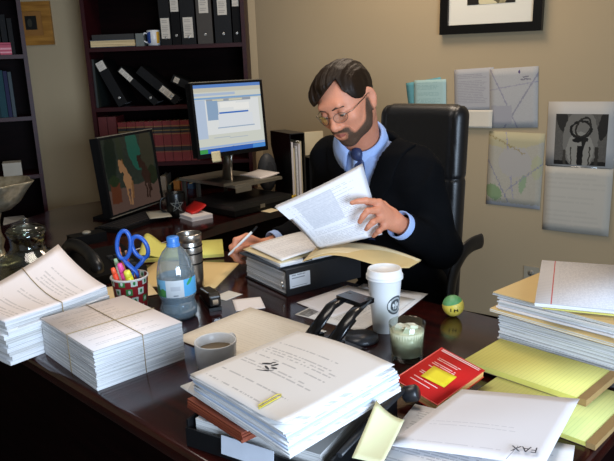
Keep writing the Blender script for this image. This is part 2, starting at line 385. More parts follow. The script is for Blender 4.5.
bookcase('bookcase', 'tall dark red bookcase full of black binders behind the computer monitors', bx0, bx1, YB, 4.14, [.08, zs[2]-.34]+zs[::-1]+[zs[0]+.34], zs[0]+.68)
lx1 = D(20, 0, YB).x
lz = [D(8, 55, YB).z, D(12, 117, YB).z]; lz += [lz[1]-.335, lz[1]-.67]
LY = R_(22); LDX = Vector((math.cos(LY), math.sin(LY), 0)); LDY = Vector((-math.sin(LY), math.cos(LY), 0)); LC = Vector((lx1, YB, 0))
def left_spot(x, back, z, y=100):
    d = ray(x, y); n = -LDY; t_ = n.dot(LC+LDY*back-CAM)/n.dot(d); q = CAM+d*t_; return (q.x, q.y, z)
c_ = LC-LDX*.9
bookcase('bookcase', 'dark red bookcase at the left edge, beyond the silver bowl', c_.x, c_.x+.9, c_.y, c_.y+.29, [.08]+lz[::-1]+[lz[0]+.335], lz[0]+.69, LY)

def binder(label, w, h, d, spot, yaw=0., lean=0., cm=None, lab=None, group=None):
    """a ring binder standing on a shelf, spine to the front (-y)"""
    t = thing('ring_binder', label, 'binder', spot, rot=(0, R_(lean), R_(yaw)), group=group)
    b = B(); k = .004; cm = cm or black
    box(b, 0, 0, 0, w, k, h); box(b, 0, k, 0, k, d, h); box(b, w-k, k, 0, w, d, h); obj('cover', b, cm, t)
    b = B(); box(b, k, .03, .008, w-k, d-.01, h-.012); obj('pages', b, ed_g, t)
    if lab:
        b = B(); box(b, w*.5-lab[0]/2, -.0008, h*lab[1]-lab[2]/2, w*.5+lab[0]/2, -.0001, h*lab[1]+lab[2]/2); obj('spine_label', b, printed('#b9b4aa', '#55525a', 12, .12, .1, .9, .4, 2., 5, .5), t)
    if w < .025: return t
    b = B(); lathe(b, [(.008, 0), (.008, .0012), (.006, .0014)], 16, 0); o = obj('finger_ring', b, chrome, t); put(o, (w/2, -.0001, h*.16), rot=(R_(90), 0, 0))
    return t
z1 = zs[0]+.001; G1 = 'binders on the upper bookcase shelf'
def bxp(x, y=46): return D(x, y, YB+.02).x
for (xa, xb, hh, lb, cm, txt) in (
    (161.5, 172.5, .245, (.048, .37, .11), black, 'short black binder with a low spine label, first right of the small mug'),
    (173, 182, .312, (.044, .73, .10), black_m, 'tall black binder with a high label, between two short labelled binders'),
    (182.5, 197, .245, (.054, .37, .11), black, 'short black binder with a low label, third right of the small mug'),
    (198.5, 214, .312, (.052, .72, .12), plain('#2a2217', .5), 'brown-black binder with a tall label, middle of the upper shelf row'),
    (216, 233, .312, (.052, .66, .11), black, 'black binder with a label and a small brass ring, second from the right panel'),
    (234, 242, .312, (.036, .75, .08), black_m, 'black binder at the right end of the upper shelf, touching the side panel')):
    xa, xb = bxp(xa), bxp(xb); xb = min(xb, bx1-.026)
    binder(txt, xb-xa-.002, hh, .26, (xa, YB+.02, z1), 0, 0, cm, lb)
# leaning binders on the middle shelf
z2 = zs[1]+.001
def lean_at(xb, yb, ang, w, h, lab, txt, cm=None):
    q = D(xb, yb, YB+.03); return binder(txt, w, h, .25, (q.x, YB+.03, z2), 0, ang, cm, lab)
q = bx0+.024
binder('thin grey-green binder upright at the left end of the middle shelf', .012, .27, .25, (q-.0015, YB+.03, z2), 0, 0, plain('#1d2320', .5))
for k, (xb, ang, w, h, lab, txt) in enumerate((
    (124, -25, .058, .27, (.046, .9, .05), 'leaning black binder with a cream label at its top, leftmost tilted one'),
    (155, -44, .036, .28, (.028, .82, .085), 'thin black binder tilted halfway over with a white label near its top'),
    (177, -48, .05, .28, (.036, .28, .085), 'black binder tilted far over with a white label near its bottom end'),
    (215, -62, .045, .28, (.03, .9, .03), 'black binder lying almost flat at the right of the tilted row'))):
    c, s = math.cos(R_(ang)), math.sin(R_(ang)); q = D(xb, 106, YB+.03)
    binder(txt, w, h, .25-.004*k, (q.x-w*c+.022, YB+.03+.002*k, z2), 0, ang, None, lab)
# things lying on the upper shelf, left
x0, x1 = bx0+.03, D(134, 46, YB).x
t = thing('book', 'thick white-paged book lying under a dark one on the upper shelf', 'book', (x0, YB+.02, z1))
b = B(); box(b, 0, 0, .004, x1-x0, .19, .038); obj('page_block', b, ed_c, t)
b = B(); box(b, -.003, -.003, 0, x1-x0+.003, .195, .004); box(b, -.003, -.003, .038, x1-x0+.003, .195, .042); obj('cover', b, plain('#1b2a3a', .5), t)
b = B(); box(b, 0, 0, 0, x1-x0-.01, .18, .028); tag(put(obj('book', b, plain('#22211f', .5), None, None, .003), (x0+.008, YB+.03, z1+.0425)), 'dark flat book lying on top of the white-paged book', 'book')
b = B(); box(b, 0, 0, 0, .045, .12, .07); tag(put(obj('card_box', b, plain('#5e6461', .6), None, None, .003), (x1+.006, YB+.03, z1)), 'small grey card box between the lying books and the mug', 'box')
def mug(name, label, loc, r, h, m, inner=None, handle=None, group=None, taper=.92, fill=None):
    t = thing(name, label, 'mug', loc, group=group)
    b = B(); lathe(b, [(r*taper*.8, 0), (r*taper, .004), (r*.98, h*.5), (r, h-.002), (r*.985, h), (r*.93, h-.002), (r*.9, h*.5), (r*taper*.88, .008), (0, .007)], 36); obj('cup_body', b, m, t)
    if handle is not None:
        b = B(); a = handle; pts = [Vector((math.cos(a)*q, math.sin(a)*q, z)) for q, z in ((r*.94, h*.8), (r*1.35, h*.82), (r*1.58, h*.6), (r*1.5, h*.35), (r*.94, h*.2))]
        tube(b, spline(pts, 6), r*.11, 8, 0, True, 1.0); obj('handle', b, m, t)
    if fill:
        b = B(); lathe(b, [(r*.91, h*fill[1]-.003), (r*.912, h*fill[1]), (0, h*fill[1])], 28); obj('drink', b, fill[0], t)
    return t
mug('small_mug', 'small white and blue mug on the upper bookcase shelf', (D(154.5, 46, YB+.06).x, YB+.06, z1), .038, .085, paint('blue_printed_glaze', '#c7c9cb', [('r', .62, .045, .09, .03, 0, '#2f4d94'), ('r', .9, .045, .05, .03, 0, '#c99a3c'), ('r', .35, .06, .05, .012, 0, '#53689a')], .3, wob=.02), None, R_(200))
# red law books on the third shelf
z3 = zs[2]+.001
red = NT('red_bookcloth', .55); sp = red.new('ShaderNodeSeparateXYZ'); red.ln(red.new('ShaderNodeTexCoord').outputs['Object'], sp.inputs[0])
def band(s, lo, hi, ax=2): return s.math('MULTIPLY', s.math('GREATER_THAN', sp.outputs[ax], lo), s.math('LESS_THAN', sp.outputs[ax], hi))
cc = red.mix(red.noise(40), '#55100f', '#6d1717')
for lo, hi, kc in ((.165, .20, '#0f0b0b'), (.06, .085, '#0f0b0b'), (.203, .207, '#6f5a2e'), (.158, .162, '#6f5a2e'), (.088, .091, '#6f5a2e'), (.055, .057, '#6f5a2e'), (.178, .183, '#6f5a2e')): cc = red.mix(band(red, lo, hi), cc, kc)
red.base(cc); red = red.m
def book(w, h, d, m, pages=None):
    b = B(); box(b, 0, 0, 0, w, .003, h); box(b, 0, .003, 0, .003, d, h); box(b, w-.003, .003, 0, w, d, h)
    bmesh.ops.bevel(b, geom=[e for e in b.edges if abs(e.verts[0].co.y) < 1e-6 and abs(e.verts[1].co.y) < 1e-6 and abs(e.verts[0].co.x-e.verts[1].co.x) < 1e-6], offset=.002, segments=2, affect='EDGES')
    box(b, .003, .004, .004, w-.003, d-.005, h-.005, 1); return obj('law_book', b, [m, pages or ed_c])
bk = book(.05, .235, .17, red); GL = 'red law books on the third bookcase shelf'
tag(bk, 'red law book with black and gold spine bands, one of the tight row', 'book', GL)
xs = [bx0+.133 + .0515*k for k in range(9)]
for k, xx in enumerate(xs):
    o = bk if k == 0 else bk.copy()
    if k: COL.objects.link(o)
    o.location = (xx, YB+.02+.004*((k*7) % 3), z3)
for k, xx in enumerate((bx0+.025, bx0+.0775)):
    o = book(.05, .27, .19, plain('#4d1316', .5)); o.location = (xx, YB+.015, z3)
    tag(o, ('taller maroon book at the left end of the red law books', 'taller maroon book second from the left panel, next to the red law row')[k], 'book')
# lower shelf: small coloured books seen under the monitor stand
z4 = zs[2]-.34+.001
for k, (xx, w, h, cl, txt) in enumerate(((160.5, .03, .25, '#7c7264', 'pale grey book standing on the shelf behind the black mug'), (173, .036, .22, '#8a5a1e', 'orange-brown paperback on the low shelf behind the monitor stand'), (180.5, .03, .21, '#6a1d18', 'dark red paperback on the low shelf behind the monitor stand'), (187, .03, .2, '#1f3a58', 'blue paperback on the low shelf behind the monitor stand'), (167, .02, .2, '#20302a', 'dark green thin paperback beside the pale grey book'))):
    o = book(w, h, .17, plain(cl, .55)); o.name = 'paperback'; o.location = (D(xx, 180, YB+.03).x, YB+.03, z4); tag(o, txt, 'book')
# left bookcase contents
def lplace(o, x, back, z, y=100): o.location = left_spot(x, back, z, y); o.rotation_euler = (0, 0, LY); return o
for k, (xx, w, h, cl, txt) in enumerate(((-7, .03, .2, '#10282e', 'dark teal book at the left picture edge, second shelf of the left bookcase'), (-1, .036, .26, '#12363e', 'teal book second from the left edge in the left bookcase'), (6.5, .02, .255, '#1b1d3c', 'thin indigo book beside the teal books in the left bookcase'), (11, .018, .25, '#39444a', 'thin pale grey book ending the teal row in the left bookcase'))):
    o = book(w, h, .2, plain(cl, .6, spec=.15)); o.name = 'hardback'; lplace(o, xx, .02, lz[1]+.001); tag(o, txt, 'book')
for k, (xx, w, h, cl, txt) in enumerate(((-9, .05, .24, '#15100c', 'dark brown book on the top shelf of the left bookcase, at the edge'), (2, .03, .22, '#0d0e0f', 'black book on the top shelf of the left bookcase'), (9, .025, .2, '#151311', 'short dark book at the right of the left bookcase top shelf'))):
    o = book(w, h, .17, plain(cl, .6, spec=.15)); o.name = 'hardback'; lplace(o, xx, .09, lz[0]+.001, 40); tag(o, txt, 'book')
b = B(); box(b, 0, 0, 0, .06, .05, .065); lplace(tag(obj('gift_box', b, paint('pink_wrap', '#a8485c', [('r', .5, .5, .5, .08, 0, '#c98b97'), ('r', .5, .2, .5, .06, 0, '#c98b97'), ('r', .5, .85, .5, .06, 0, '#8a2f45')], .6), None, None, .003), 'small pink striped box in front of dark books, top left', 'box'), -1, .02, lz[0]+.001, 45)
b = B(); box(b, 0, 0, 0, .1, .12, .075); lplace(tag(obj('tissue_box', b, plain('#a39f94', .7), None, None, .008), 'white box on the left bookcase shelf behind the silver bowl', 'box'), 3, .02, lz[2]+.001, 170)
b = B()
for k in range(7): box(b, .002*(k % 3), 0, .009*k, .12-.004*(k*5 % 4), .2, .009*k+.008)
lplace(tag(obj('papers', b, ed_g), 'heap of white papers on the low shelf behind the glass jar', 'papers'), 4, .01, lz[3]+.001, 230)

# wooden picture on the back wall
q0, q1 = D(17, 46, 4.15), D(49.5, 1, 4.15)
w, h = q1.x-q0.x, q1.z-q0.z
t = thing('framed_picture', 'small wooden framed picture on the wall between the two bookcases', 'picture', (q0.x, 4.158, q0.z), rot=(R_(90), 0, 0))
oak = wood('#8a5a1e', '#b37d34', .4, 3, 26, 'honey_oak'); b = B(); fw = .055
for r in ((0, 0, w, fw), (0, h-fw, w, h), (0, fw, fw, h-fw), (w-fw, fw, w, h-fw)): box(b, r[0], r[1], 0, r[2], r[3], .02)
obj('frame', b, oak, t, None, .003)
b = B(); box(b, fw-.002, fw-.002, .004, w-fw+.002, h-fw+.002, .01); obj('inner_mount', b, plain('#94632a', .5), t)
b = B(); box(b, w*.3, h*.36, .0102, w*.60, h*.68, .0112); obj('print', b, paint('dark_print', '#1d1c18', [('e', .4, .5, .2, .3, 0, '#3a372d')], .4, wob=.1, mott=.3), t)

# ------------------------------------------------------------------ the desk
def bull(poly, z0, z1, m, name, parent, edges_r=.016):
    b = B(); prism(b, poly, z0, z1)
    bmesh.ops.bevel(b, geom=[e for e in b.edges if abs(e.verts[0].co.z-e.verts[1].co.z) < 1e-5], offset=edges_r, segments=4, profile=.5, affect='EDGES')
    o = obj(name, b, m, parent, 40); return o
U0, U1, V0, V1 = -2.212, -.355, .604, 1.535
t = thing('executive_desk', 'large dark mahogany desk covered with papers, at which the man works', 'desk', (0, 0, 0), AU)
def uv(u, v): w_ = X(u, v); c, s = math.cos(-AU), math.sin(-AU); return (w_.x*c-w_.y*s, w_.x*s+w_.y*c)
def quad(u0, v0, u1, v1): return [uv(u0, v0), uv(u1, v0), uv(u1, v1), uv(u0, v1)]
bull(quad(U0, V0, U1, V1), .705, .75, mahog, 'desk_top', t)
b = B(); prism(b, quad(U0+.03, V0+.05, U1-.03, V0+.075), .06, .705); obj('modesty_panel', b, mahog_d, t, None, .002)
b = B(); prism(b, quad(U0+.02, V0+.035, U1-.02, V0+.05), .0, .09); obj('plinth', b, mahog_d, t, None, .003)
for (a, c) in ((U0+.03, U0+.46), (U1-.46, U1-.03)):
    b = B(); prism(b, quad(a, V0+.08, c, V1-.05), .0, .705); pd = obj('pedestal', b, mahog_d, t, None, .002)
    for k in range(3):
        b = B(); prism(b, quad(a+.02, V1-.049, c-.02, V1-.033), .06+.21*k, .25+.21*k); dr = obj('drawer_front', b, mahog_red, pd, None, .003)
        b = B(); mid = (a+c)/2; tube(b, [(*uv(mid-.05, V1-.033), .17+.21*k), (*uv(mid-.05, V1-.013), .17+.21*k), (*uv(mid+.05, V1-.013), .17+.21*k), (*uv(mid+.05, V1-.033), .17+.21*k)], .004, 8); obj('handle', b, chrome, dr)
# credenza joined at the far left end of the desk
t = thing('credenza', 'dark mahogany credenza with a bowed edge under the computers', 'desk')
inner = [(-2.216, .62), (-2.216, 1.5)]
poly = [tuple(X(*q).xy) for q in inner] + [(-.578, 2.63), (-.50, 2.715), (-.38, 2.877), (-.285, 2.985), (-.20, 3.09), (-.10, 3.20), (.02, 3.32), (.10, 3.5), (.11, 3.76), (-.80, 3.82), (-1.30, 3.40), tuple(X(-2.95, .9).xy), tuple(X(-2.95, .62).xy)]
bull(poly[::-1], .705, .75, mahog, 'counter_top', t)
ctr = Vector((sum(p[0] for p in poly)/len(poly), sum(p[1] for p in poly)/len(poly)))
b = B(); prism(b, [tuple(ctr+(Vector(p)-ctr)*.93) for p in poly][::-1], .0, .704); obj('cabinet_body', b, mahog_d, t)
# ------------------------------------------------------------------ computers on the credenza
ZD = DESK + .0006
def panel_screen(t, w, h, scr, dep=.035, bz=.014, chin=.02, cm=None, m=None):
    """a monitor panel, local x across, y away from the viewer, z up, origin bottom middle"""
    cm = cm or black_m
    b = B()
    for r in ((-w/2, 0, w/2, chin), (-w/2, h-bz, w/2, h), (-w/2, chin, -w/2+bz, h-bz), (w/2-bz, chin, w/2, h-bz)): box(b, r[0], 0, r[1], r[2], .012, r[3])
    f = obj('bezel', b, cm, t, None, .0015)
    b = B(); box(b, -w/2+bz-.001, .004, chin-.001, w/2-bz+.001, .009, h-bz+.001); s = obj('screen', b, scr, t)
    b = B(); box(b, -w/2+.004, .0125, .004, w/2-.004, dep, h-.004); k = obj('back_shell', b, cm, t, None, .006)
    return [f, s, k]
ui = [('r', .5, .975, .5, .025, 0, '#5d86c9'), ('r', .5, .92, .5, .03, 0, '#c9c6b6'), ('r', .3, .855, .3, .018, 0, '#aebfd8'), ('r', .5, .8, .5, .012, 0, '#7ea6d2'),
      ('r', .08, .5, .07, .28, 0, '#b9c9df'), ('r', .55, .52, .4, .25, 0, '#e3e6e6'), ('r', .5, .765, .33, .02, 0, '#9aa2ac'), ('r', .34, .765, .08, .012, 0, '#d8d3b8'), ('r', .6, .765, .1, .012, 0, '#d8d3b8'),
      ('r', .25, .62, .08, .14, 0, '#8fa9c6'), ('r', .48, .69, .12, .04, 0, '#f0f0ec'), ('r', .68, .66, .12, .05, 0, '#f0f0ec'), ('r', .56, .575, .22, .012, 0, '#3b72c4'), ('r', .58, .45, .26, .1, 0, '#dfe4ea'), ('r', .58, .36, .28, .008, 0, '#9fb2c8'),
      ('r', .35, .22, .12, .006, 0, '#b5bec8'), ('r', .6, .2, .14, .006, 0, '#b5bec8'), ('r', .5, .09, .5, .014, 0, '#9db6de'), ('r', .5, .035, .5, .035, 0, '#2f62b8'), ('r', .06, .035, .06, .03, 0, '#3f9a4c'), ('r', .9, .035, .1, .03, 0, '#4d8fd6')]
scr2 = paint('lit_screen', '#d3d6cc', ui, .3, .86)
MY = R_(44)
t = thing('computer_monitor', 'lit computer monitor with a white program window, raised on a silver stand', 'monitor', D(235, 154.5, 3.12), 0)
t.rotation_euler = (0, 0, R_(42)); TILT = []
W_, H_ = .408, .342
TILT += panel_screen(t, W_, H_, scr2, .05, .013, .020)
b = B(); box(b, -W_/2-.001, -.001, H_-.003, W_/2+.001, .013, H_+.001); TILT.append(obj('silver_trim', b, silver_p, t))
for o in TILT: o.rotation_euler = (R_(-4), 0, 0)
fz = DESK+.1365-t.location.z
b = B(); tube(b, [(0, .05, .05), (0, .065, -.04), (0, .075, fz+.01)], [.045, .035, .04], 12, 0, True, .32); obj('stand_neck', b, steel, t)
b = B(); box(b, -.09, -.02, fz, .09, .16, fz+.013); obj('stand_foot', b, steel, t, None, .004)
b = B(); sheet(b, .05, .05, lambda u, v: .006*(1-v)**2, 6, 6, .0005)
n = obj('sticky_note', b, plain('#c9bd95', .8, 0, .03)); put(n, t.location+Matrix.Rotation(R_(42), 3, 'Z') @ Vector((-.135, -.004, -.022)), rot=(R_(86), 0, R_(42))); tag(n, 'cream sticky note stuck to the lower edge of the lit monitor', 'note')
# silver monitor stand over the closed laptop
p0 = T(235, 186, .135); p0.z = DESK
ya = R_(46)
t = thing('monitor_stand', 'grey metal monitor stand with shelf, under the lit monitor', 'stand', p0, ya)
b = B(); box(b, 0, 0, .122, .31, .44, .136); obj('stand_shelf', b, silver_p, t, None, .003)
for xx, yy in ((.012, .30), (.012, .42), (.285, .30), (.285, .42)):
    b = B(); box(b, xx, yy, 0, xx+.014, yy+.02, .122); obj('leg', b, plain('#55534d', .4, .5), t, None, .002)
b = B(); box(b, .0, -.004, .10, .10, .0, .122); obj('front_lip', b, steel, t, None, .001)
b = B(); sheet(b, .12, .18, lambda u, v: .012*u*u, 6, 6, .004); tag(put(obj('papers', b, white_pap), (p0.x+.11, p0.y+.17, DESK+.1365), ya-.1), 'white papers lying on the right of the grey monitor stand', 'papers')
# closed laptop
c0 = T(222, 209, .02); c0.z = ZD
t = thing('laptop', 'closed black laptop lying under the monitor stand', 'laptop', p0+Vector((-.0, -.085, .0006)), R_(46))
b = B(); box(b, .0, 0, .004, .375, .34, .030); obj('laptop_base', b, black, t, None, .004)
b = B(); box(b, .0, 0, .0305, .375, .34, .052); obj('lid', b, plain('#1d1c1c', .35), t, None, .005)
b = B(); box(b, .16, -.0015, .018, .19, .001, .036); obj('latch', b, steel, t, None, .0005)
for xx, yy in ((.02, .02), (.35, .02), (.02, .31), (.35, .31)):
    b = B(); lathe(b, [(.008, 0), (.008, .005)], 12, 0, (xx, yy, 0)); obj('rubber_foot', b, black, t)
# monitor with the picture of two horses
def hs(cx, cy, c, k, dk):   # one horse facing us
    return [('e', cx+.03*k, cy+.0, .075, .13, 8, c), ('e', cx-.0*k, cy+.13, .05, .1, 22, c), ('e', cx-.05*k, cy+.23, .045, .07, 30, c), ('e', cx-.065*k, cy+.18, .026, .07, -6, c), ('r', cx-.0*k, cy-.19, .016, .14, 3, c), ('r', cx+.06*k, cy-.19, .017, .15, -3, c), ('r', cx+.1*k, cy-.13, .015, .12, -6, dk), ('e', cx-.02, cy+.27, .012, .035, 0, dk)]
horses = [('r', .5, .16, .5, .16, 0, '#5e4a42'), ('e', .6, .8, .12, .3, 10, '#24584a'), ('e', .14, .75, .1, .4, -6, '#18231c'), ('e', .33, .8, .05, .3, 4, '#2c3427'), ('e', .86, .75, .14, .3, 0, '#39382c'), ('r', .14, .27, .09, .13, -4, '#5c3321'), ('e', .14, .44, .09, .08, 0, '#23301c'), ('e', .9, .4, .1, .14, 0, '#222a1c')] + hs(.73, .42, '#33231d', 1, '#2a1c16') + hs(.36, .40, '#9b7350', 1, '#7d5836')
scr1 = paint('dim_screen', '#2c332c', horses, .25, .5, .07, .3, .5, 13)
bl, br = T(112, 219, .035), T(164, 201, .035)
yaw1 = yaw_of(bl, br); wm = (br-bl).length
t = thing('computer_monitor', 'dark computer monitor tilted back, its wallpaper showing two horses', 'monitor', (bl+br)/2, rot=(0, 0, yaw1))
H1 = .365
TILT = panel_screen(t, wm, H1, scr1, .05, .014, .012)
b = B(); box(b, -wm/2, -.0015, -.0005, wm/2, .012, .0045); TILT.append(obj('silver_trim', b, silver_p, t))
b = B(); box(b, -wm/2, -.001, H1-.003, wm/2, .012, H1+.001); TILT.append(obj('top_trim', b, silver_p, t))
for o in TILT: o.rotation_euler = (R_(-5), 0, 0)
b = B(); tube(b, [(0, .045, .16), (0, .10, .06), (0, .10, -.025)], [.03, .03, .035], 10, 0, True, .4); obj('stand_neck', b, black_m, t)
b = B(); box(b, -.11, .02, -.0344, .11, .19, -.022); obj('stand_foot', b, black_m, t, None, .004)
# keyboard in front of it, and loose papers
n_ = Vector((math.sin(yaw1), -math.cos(yaw1), 0))
kb = T(118, 229, .0); 
t = thing('keyboard', 'black keyboard lying in front of the horse monitor', 'keyboard', (kb.x+.04, kb.y-.09, ZD), yaw1-.05)
b = B(); box(b, 0, 0, 0, .36, .15, .016); obj('keyboard_case', b, black, t, None, .004)
b = B()
for r in range(5):
    for k in range(15): box(b, .012+k*.0222, .014+r*.025, .016, .012+k*.0222+.0185, .014+r*.025+.020, .0215)
obj('keys', b, plain('#1c1c1e', .5), t)['kind'] = 'stuff'
for k, (px, py, w, l, a, z, txt) in enumerate(((150, 219, .10, .15, 20, .0240, 'pale notepaper lying across the keyboard before the horse monitor'), (160, 218, .06, .10, 60, .0005, 'pale slip of paper left of the emblem mug'))):
    b = B(); sheet(b, w, l, lambda u, v: .004*v*v, 5, 5, .0006); q = T(px, py, z); tag(put(obj('loose_paper', b, plain('#a19c8d', .8, 0, .04)), q, R_(a)), txt, 'paper')
# black mug with a knot emblem
q = T(177, 216.5)
t = mug('mug', 'black mug with a grey star emblem beside the red booklet', (q.x, q.y, ZD), .047, .115, black_s, None, R_(205), None, .9)
b = B(); N_ = 40
em = NT('grey_emblem', .5); em.base('#6f7470'); em.noise(9); em = em.m
for k in range(5):
    a0, a1 = math.pi/2+k*4*math.pi/5, math.pi/2+(k+1)*4*math.pi/5
    pts = []
    for s in range(7):
        f = s/6; yy = .033*(math.cos(a0)*(1-f)+math.cos(a1)*f); zz = .062+.035*(math.sin(a0)*(1-f)+math.sin(a1)*f)
        th = R_(-72)+yy/.046; rr = .0465*(.93+.07*min(1, zz/.0575)); pts.append((rr*math.cos(th), rr*math.sin(th), zz))
    tube(b, pts, .0016, 6)
obj('emblem', b, em, t)
# red booklet on a white block of paper
q = T(192, 222); a = R_(38)
b = B()
for k in range(5): box(b, .001*(k*3 % 4), .001*(k % 3), .004*k, .11, .145, .004*k+.0037)
tag(put(obj('note_block', b, white_pap), (q.x, q.y, ZD), a), 'block of white note paper under the red booklet', 'papers')
b = B(); sheet(b, .075, .145, lambda u, v: (.0, 0, 0) if 0 else .03*u*u+.002*math.sin(5*v), 8, 6, .006)
q = T(188, 211, .021); tag(put(obj('booklet', b, plain('#c51f1b', .4, 0, .06)), (q.x+.030, q.y-.080, ZD+.0205), a-.12), 'small bright red booklet beside the emblem mug', 'booklet')
# loudspeaker, magazine file and papers at the far end
q = T(269, 196.5)
t = thing('speaker', 'dark grey oval computer speaker between the monitor and the black file box', 'speaker', (-.20, 3.50, ZD), R_(30))
b = B(); lathe(b, [(.04, 0), (.05, .006), (.05, .012), (.014, .018), (.013, .03)], 24); obj('foot', b, dgrey, t)
b = B(); ball(b, (0, 0, .125), .056, 24, 0, (1, .7, 1.85)); obj('speaker_body', b, plain('#3a3d42', .55), t)
b = B(); ball(b, (0, -.008, .125), .052, 24, 0, (.86, .62, 1.72)); obj('grille', b, plain('#2b2e33', .8, 0, .3, 300), t)
MF = Vector((-.07, 3.40, ZD)); MA = R_(26)
t = thing('magazine_file', 'tall black magazine file holding white and cream papers beside the monitor', 'file box', MF, MA)
d_, w_, h_ = .25, .085, .335
side = [(0, 0), (d_*.9, 0), (d_*.82, .08), (d_*.84, .17), (d_, .26), (d_, h_), (0, h_)]
for x in (0, w_-.004):
    b = B(); a_ = [b.verts.new((x, y, z)) for y, z in side]; c_ = [b.verts.new((x+.004, y, z)) for y, z in side]
    b.faces.new(a_); b.faces.new(c_[::-1])
    for k in range(len(side)): b.faces.new((a_[k], a_[(k+1) % len(side)], c_[(k+1) % len(side)], c_[k]))
    obj('side_panel', b, black_s, t)
b = B(); box(b, .004, 0, 0, w_-.004, d_*.85, .004); obj('bottom_panel', b, black_s, t)
b = B(); box(b, .004, .0, h_-.004, w_-.004, d_, h_); obj('top_panel', b, plain('#1b1b1d', .3), t)
for k in range(5):
    b = B(); x = .010+.0135*k; box(b, x, .010+.006*(k*5 % 3), .005, x+.0105, .19, .290-.012*(k*3 % 4)); obj('papers', b, (white_pap, cream, ed_w)[k % 3], t)
b = B(); tube(b, [(.03, .004, .30), (.03, -.006, .295), (.055, -.006, .295), (.055, .004, .30)], .002, 6); obj('clip', b, chrome, t)
b = B(); box(b, 0, 0, 0, .07, .10, .20); tag(put(obj('file_box', b, black, None, None, .003), (.025, 3.46, ZD), MA), 'low black box standing right of the black magazine file', 'box')
for k, (px, py, w, h, a, cl, txt) in enumerate(((.005, 3.60, .11, .32, 20, cream, 'cream file folder standing behind the black file box, by the man'), (.015, 3.66, .09, .29, 20, ed_c, 'tan bundle of papers at the back behind the cream folder'))):
    b = B(); box(b, 0, 0, 0, w, .02, h); tag(put(obj('file_folder', b, cl, None, None, .002), (px, py, ZD), R_(a)), txt, 'folder')
b = B(); tube(b, [(0, 0, .008), (.03, 0, .008), (.10, 0, .008)], [.008, .0085, .0085], 12); tag(put(obj('highlighter', b, plain('#d9b320', .4)), (-.105, 3.325, ZD), R_(60)), 'yellow marker lying in front of the black magazine file', 'pen')
for k, (px, py, w, l, a, txt) in enumerate(((270, 213, .07, .09, 50, 'cream slip of paper on the credenza edge in front of the file box'), (285, 201, .08, .11, 70, 'yellowish slip of paper at the rounded end of the credenza'))):
    b = B(); sheet(b, w, l, lambda u, v: .005*u*v, 5, 5, .0006); q = T(px, py); tag(put(obj('loose_paper', b, cream), (q.x, q.y, ZD+.0002), R_(a)), txt, 'paper')

# ------------------------------------------------------------------ desk telephone
t = thing('telephone', 'black desk telephone with a curved handset behind the banded papers', 'telephone', (T(84, 256, .1).x+.02, T(84, 256, .1).y+.10, ZD), R_(37))
b = B(); prism(b, [(-.10, -.10), (.12, -.10), (.12, .11), (-.10, .11)], 0, .03)
for v in b.verts:
    if v.co.z > .02 and v.co.y > 0: v.co.z = .07
obj('phone_base', b, black, t, None, .006)
b = B()
for r in range(4):
    for k in range(3): box(b, .03+k*.024, -.075+r*.028, .035+r*.0056, .048+k*.024, -.057+r*.028, .042+r*.0056)
obj('keypad', b, dgrey, t)['kind'] = 'stuff'
b = B(); tube(b, spline([(-.06, -.135, .060), (-.06, -.13, .074), (-.06, -.07, .100), (-.06, .02, .108), (-.06, .10, .098), (-.06, .14, .080), (-.06, .145, .066)], 5), [.028]*4+[.030]*5+[.025]*12+[.026]*5+[.031]*5, 14, 0, True, .7)
obj('handset', b, plain('#121213', .35), t, 180)
b = B(); pts = []
for k in range(150):
    f = k/149; a = f*2*math.pi*22; c = Vector((-.10-.008*math.sin(f*3.1), .12-.28*f, .012)); pts.append(c+Vector((math.cos(a)*.007, 0, math.sin(a)*.007)))
tube(b, pts, .0016, 5); obj('coiled_cord', b, black, t)
# dark stapler-like clutter behind the phone
q = T(95, 232)
t = thing('label_maker', 'small black desk gadget with a pale button behind the telephone', 'gadget', (-.90, 2.62, ZD), R_(40))
b = B(); box(b, -.07, -.035, 0, .07, .035, .04); obj('casing', b, black, t, None, .01, 3)
b = B(); lathe(b, [(.018, .04), (.018, .046), (.012, .05), (0, .051)], 20); obj('button', b, plain('#8b8577', .4), t)
# silver bowl on a foot
gold = NT('etched_silver', .3, .75); gn = gold.noise(45, 5); gold.base(gold.mix(gn, '#6b5c3c', '#d9d0b8')); gold.bump(gn, .7, .004); gold = gold.m
t = thing('pedestal_bowl', 'ornate silver footed bowl with a wavy rim at the left edge', 'bowl', (-1.135, 2.36, ZD))
wob = lambda a, z: 1+(.07*math.cos(6*a))*max(0, (z-.24)/.06)
b = B(); lathe(b, [(.025, .195), (.06, .203), (.095, .230), (.118, .265), (.140, .296), (.146, .303), (.140, .305), (.113, .271), (.09, .237), (.055, .211), (0, .204)], 60, 0, (0, 0, 0), True, wob); obj('bowl', b, gold, t)
b = B(); lathe(b, [(.07, 0), (.072, .006), (.06, .014), (.02, .03), (.012, .06), (.022, .09), (.012, .12), (.014, .16), (.024, .195)], 36); obj('foot', b, gold, t)
for k, (dx, dy, r_, cl, txt) in enumerate(((-.03, -.045, .024, '#b9c3cf', 'pale glass ball lying at the near side of the silver bowl'), (.02, -.06, .022, '#8a2c2c', 'dark red ball in the near right of the silver bowl'), (.045, -.01, .023, '#34507c', 'blue glass ball in the silver bowl, right side'), (-.01, .01, .024, '#c6b77e', 'amber ball in the middle of the silver bowl'))):
    b = B(); ball(b, (0, 0, 0), r_, 16); tag(put(obj('marble', b, plain(cl, .15)), (-1.135+dx*1.2, 2.36+dy*1.1, ZD+.2095+r_+ .26*(dx*dx+dy*dy)**.5)), txt, 'ball', )
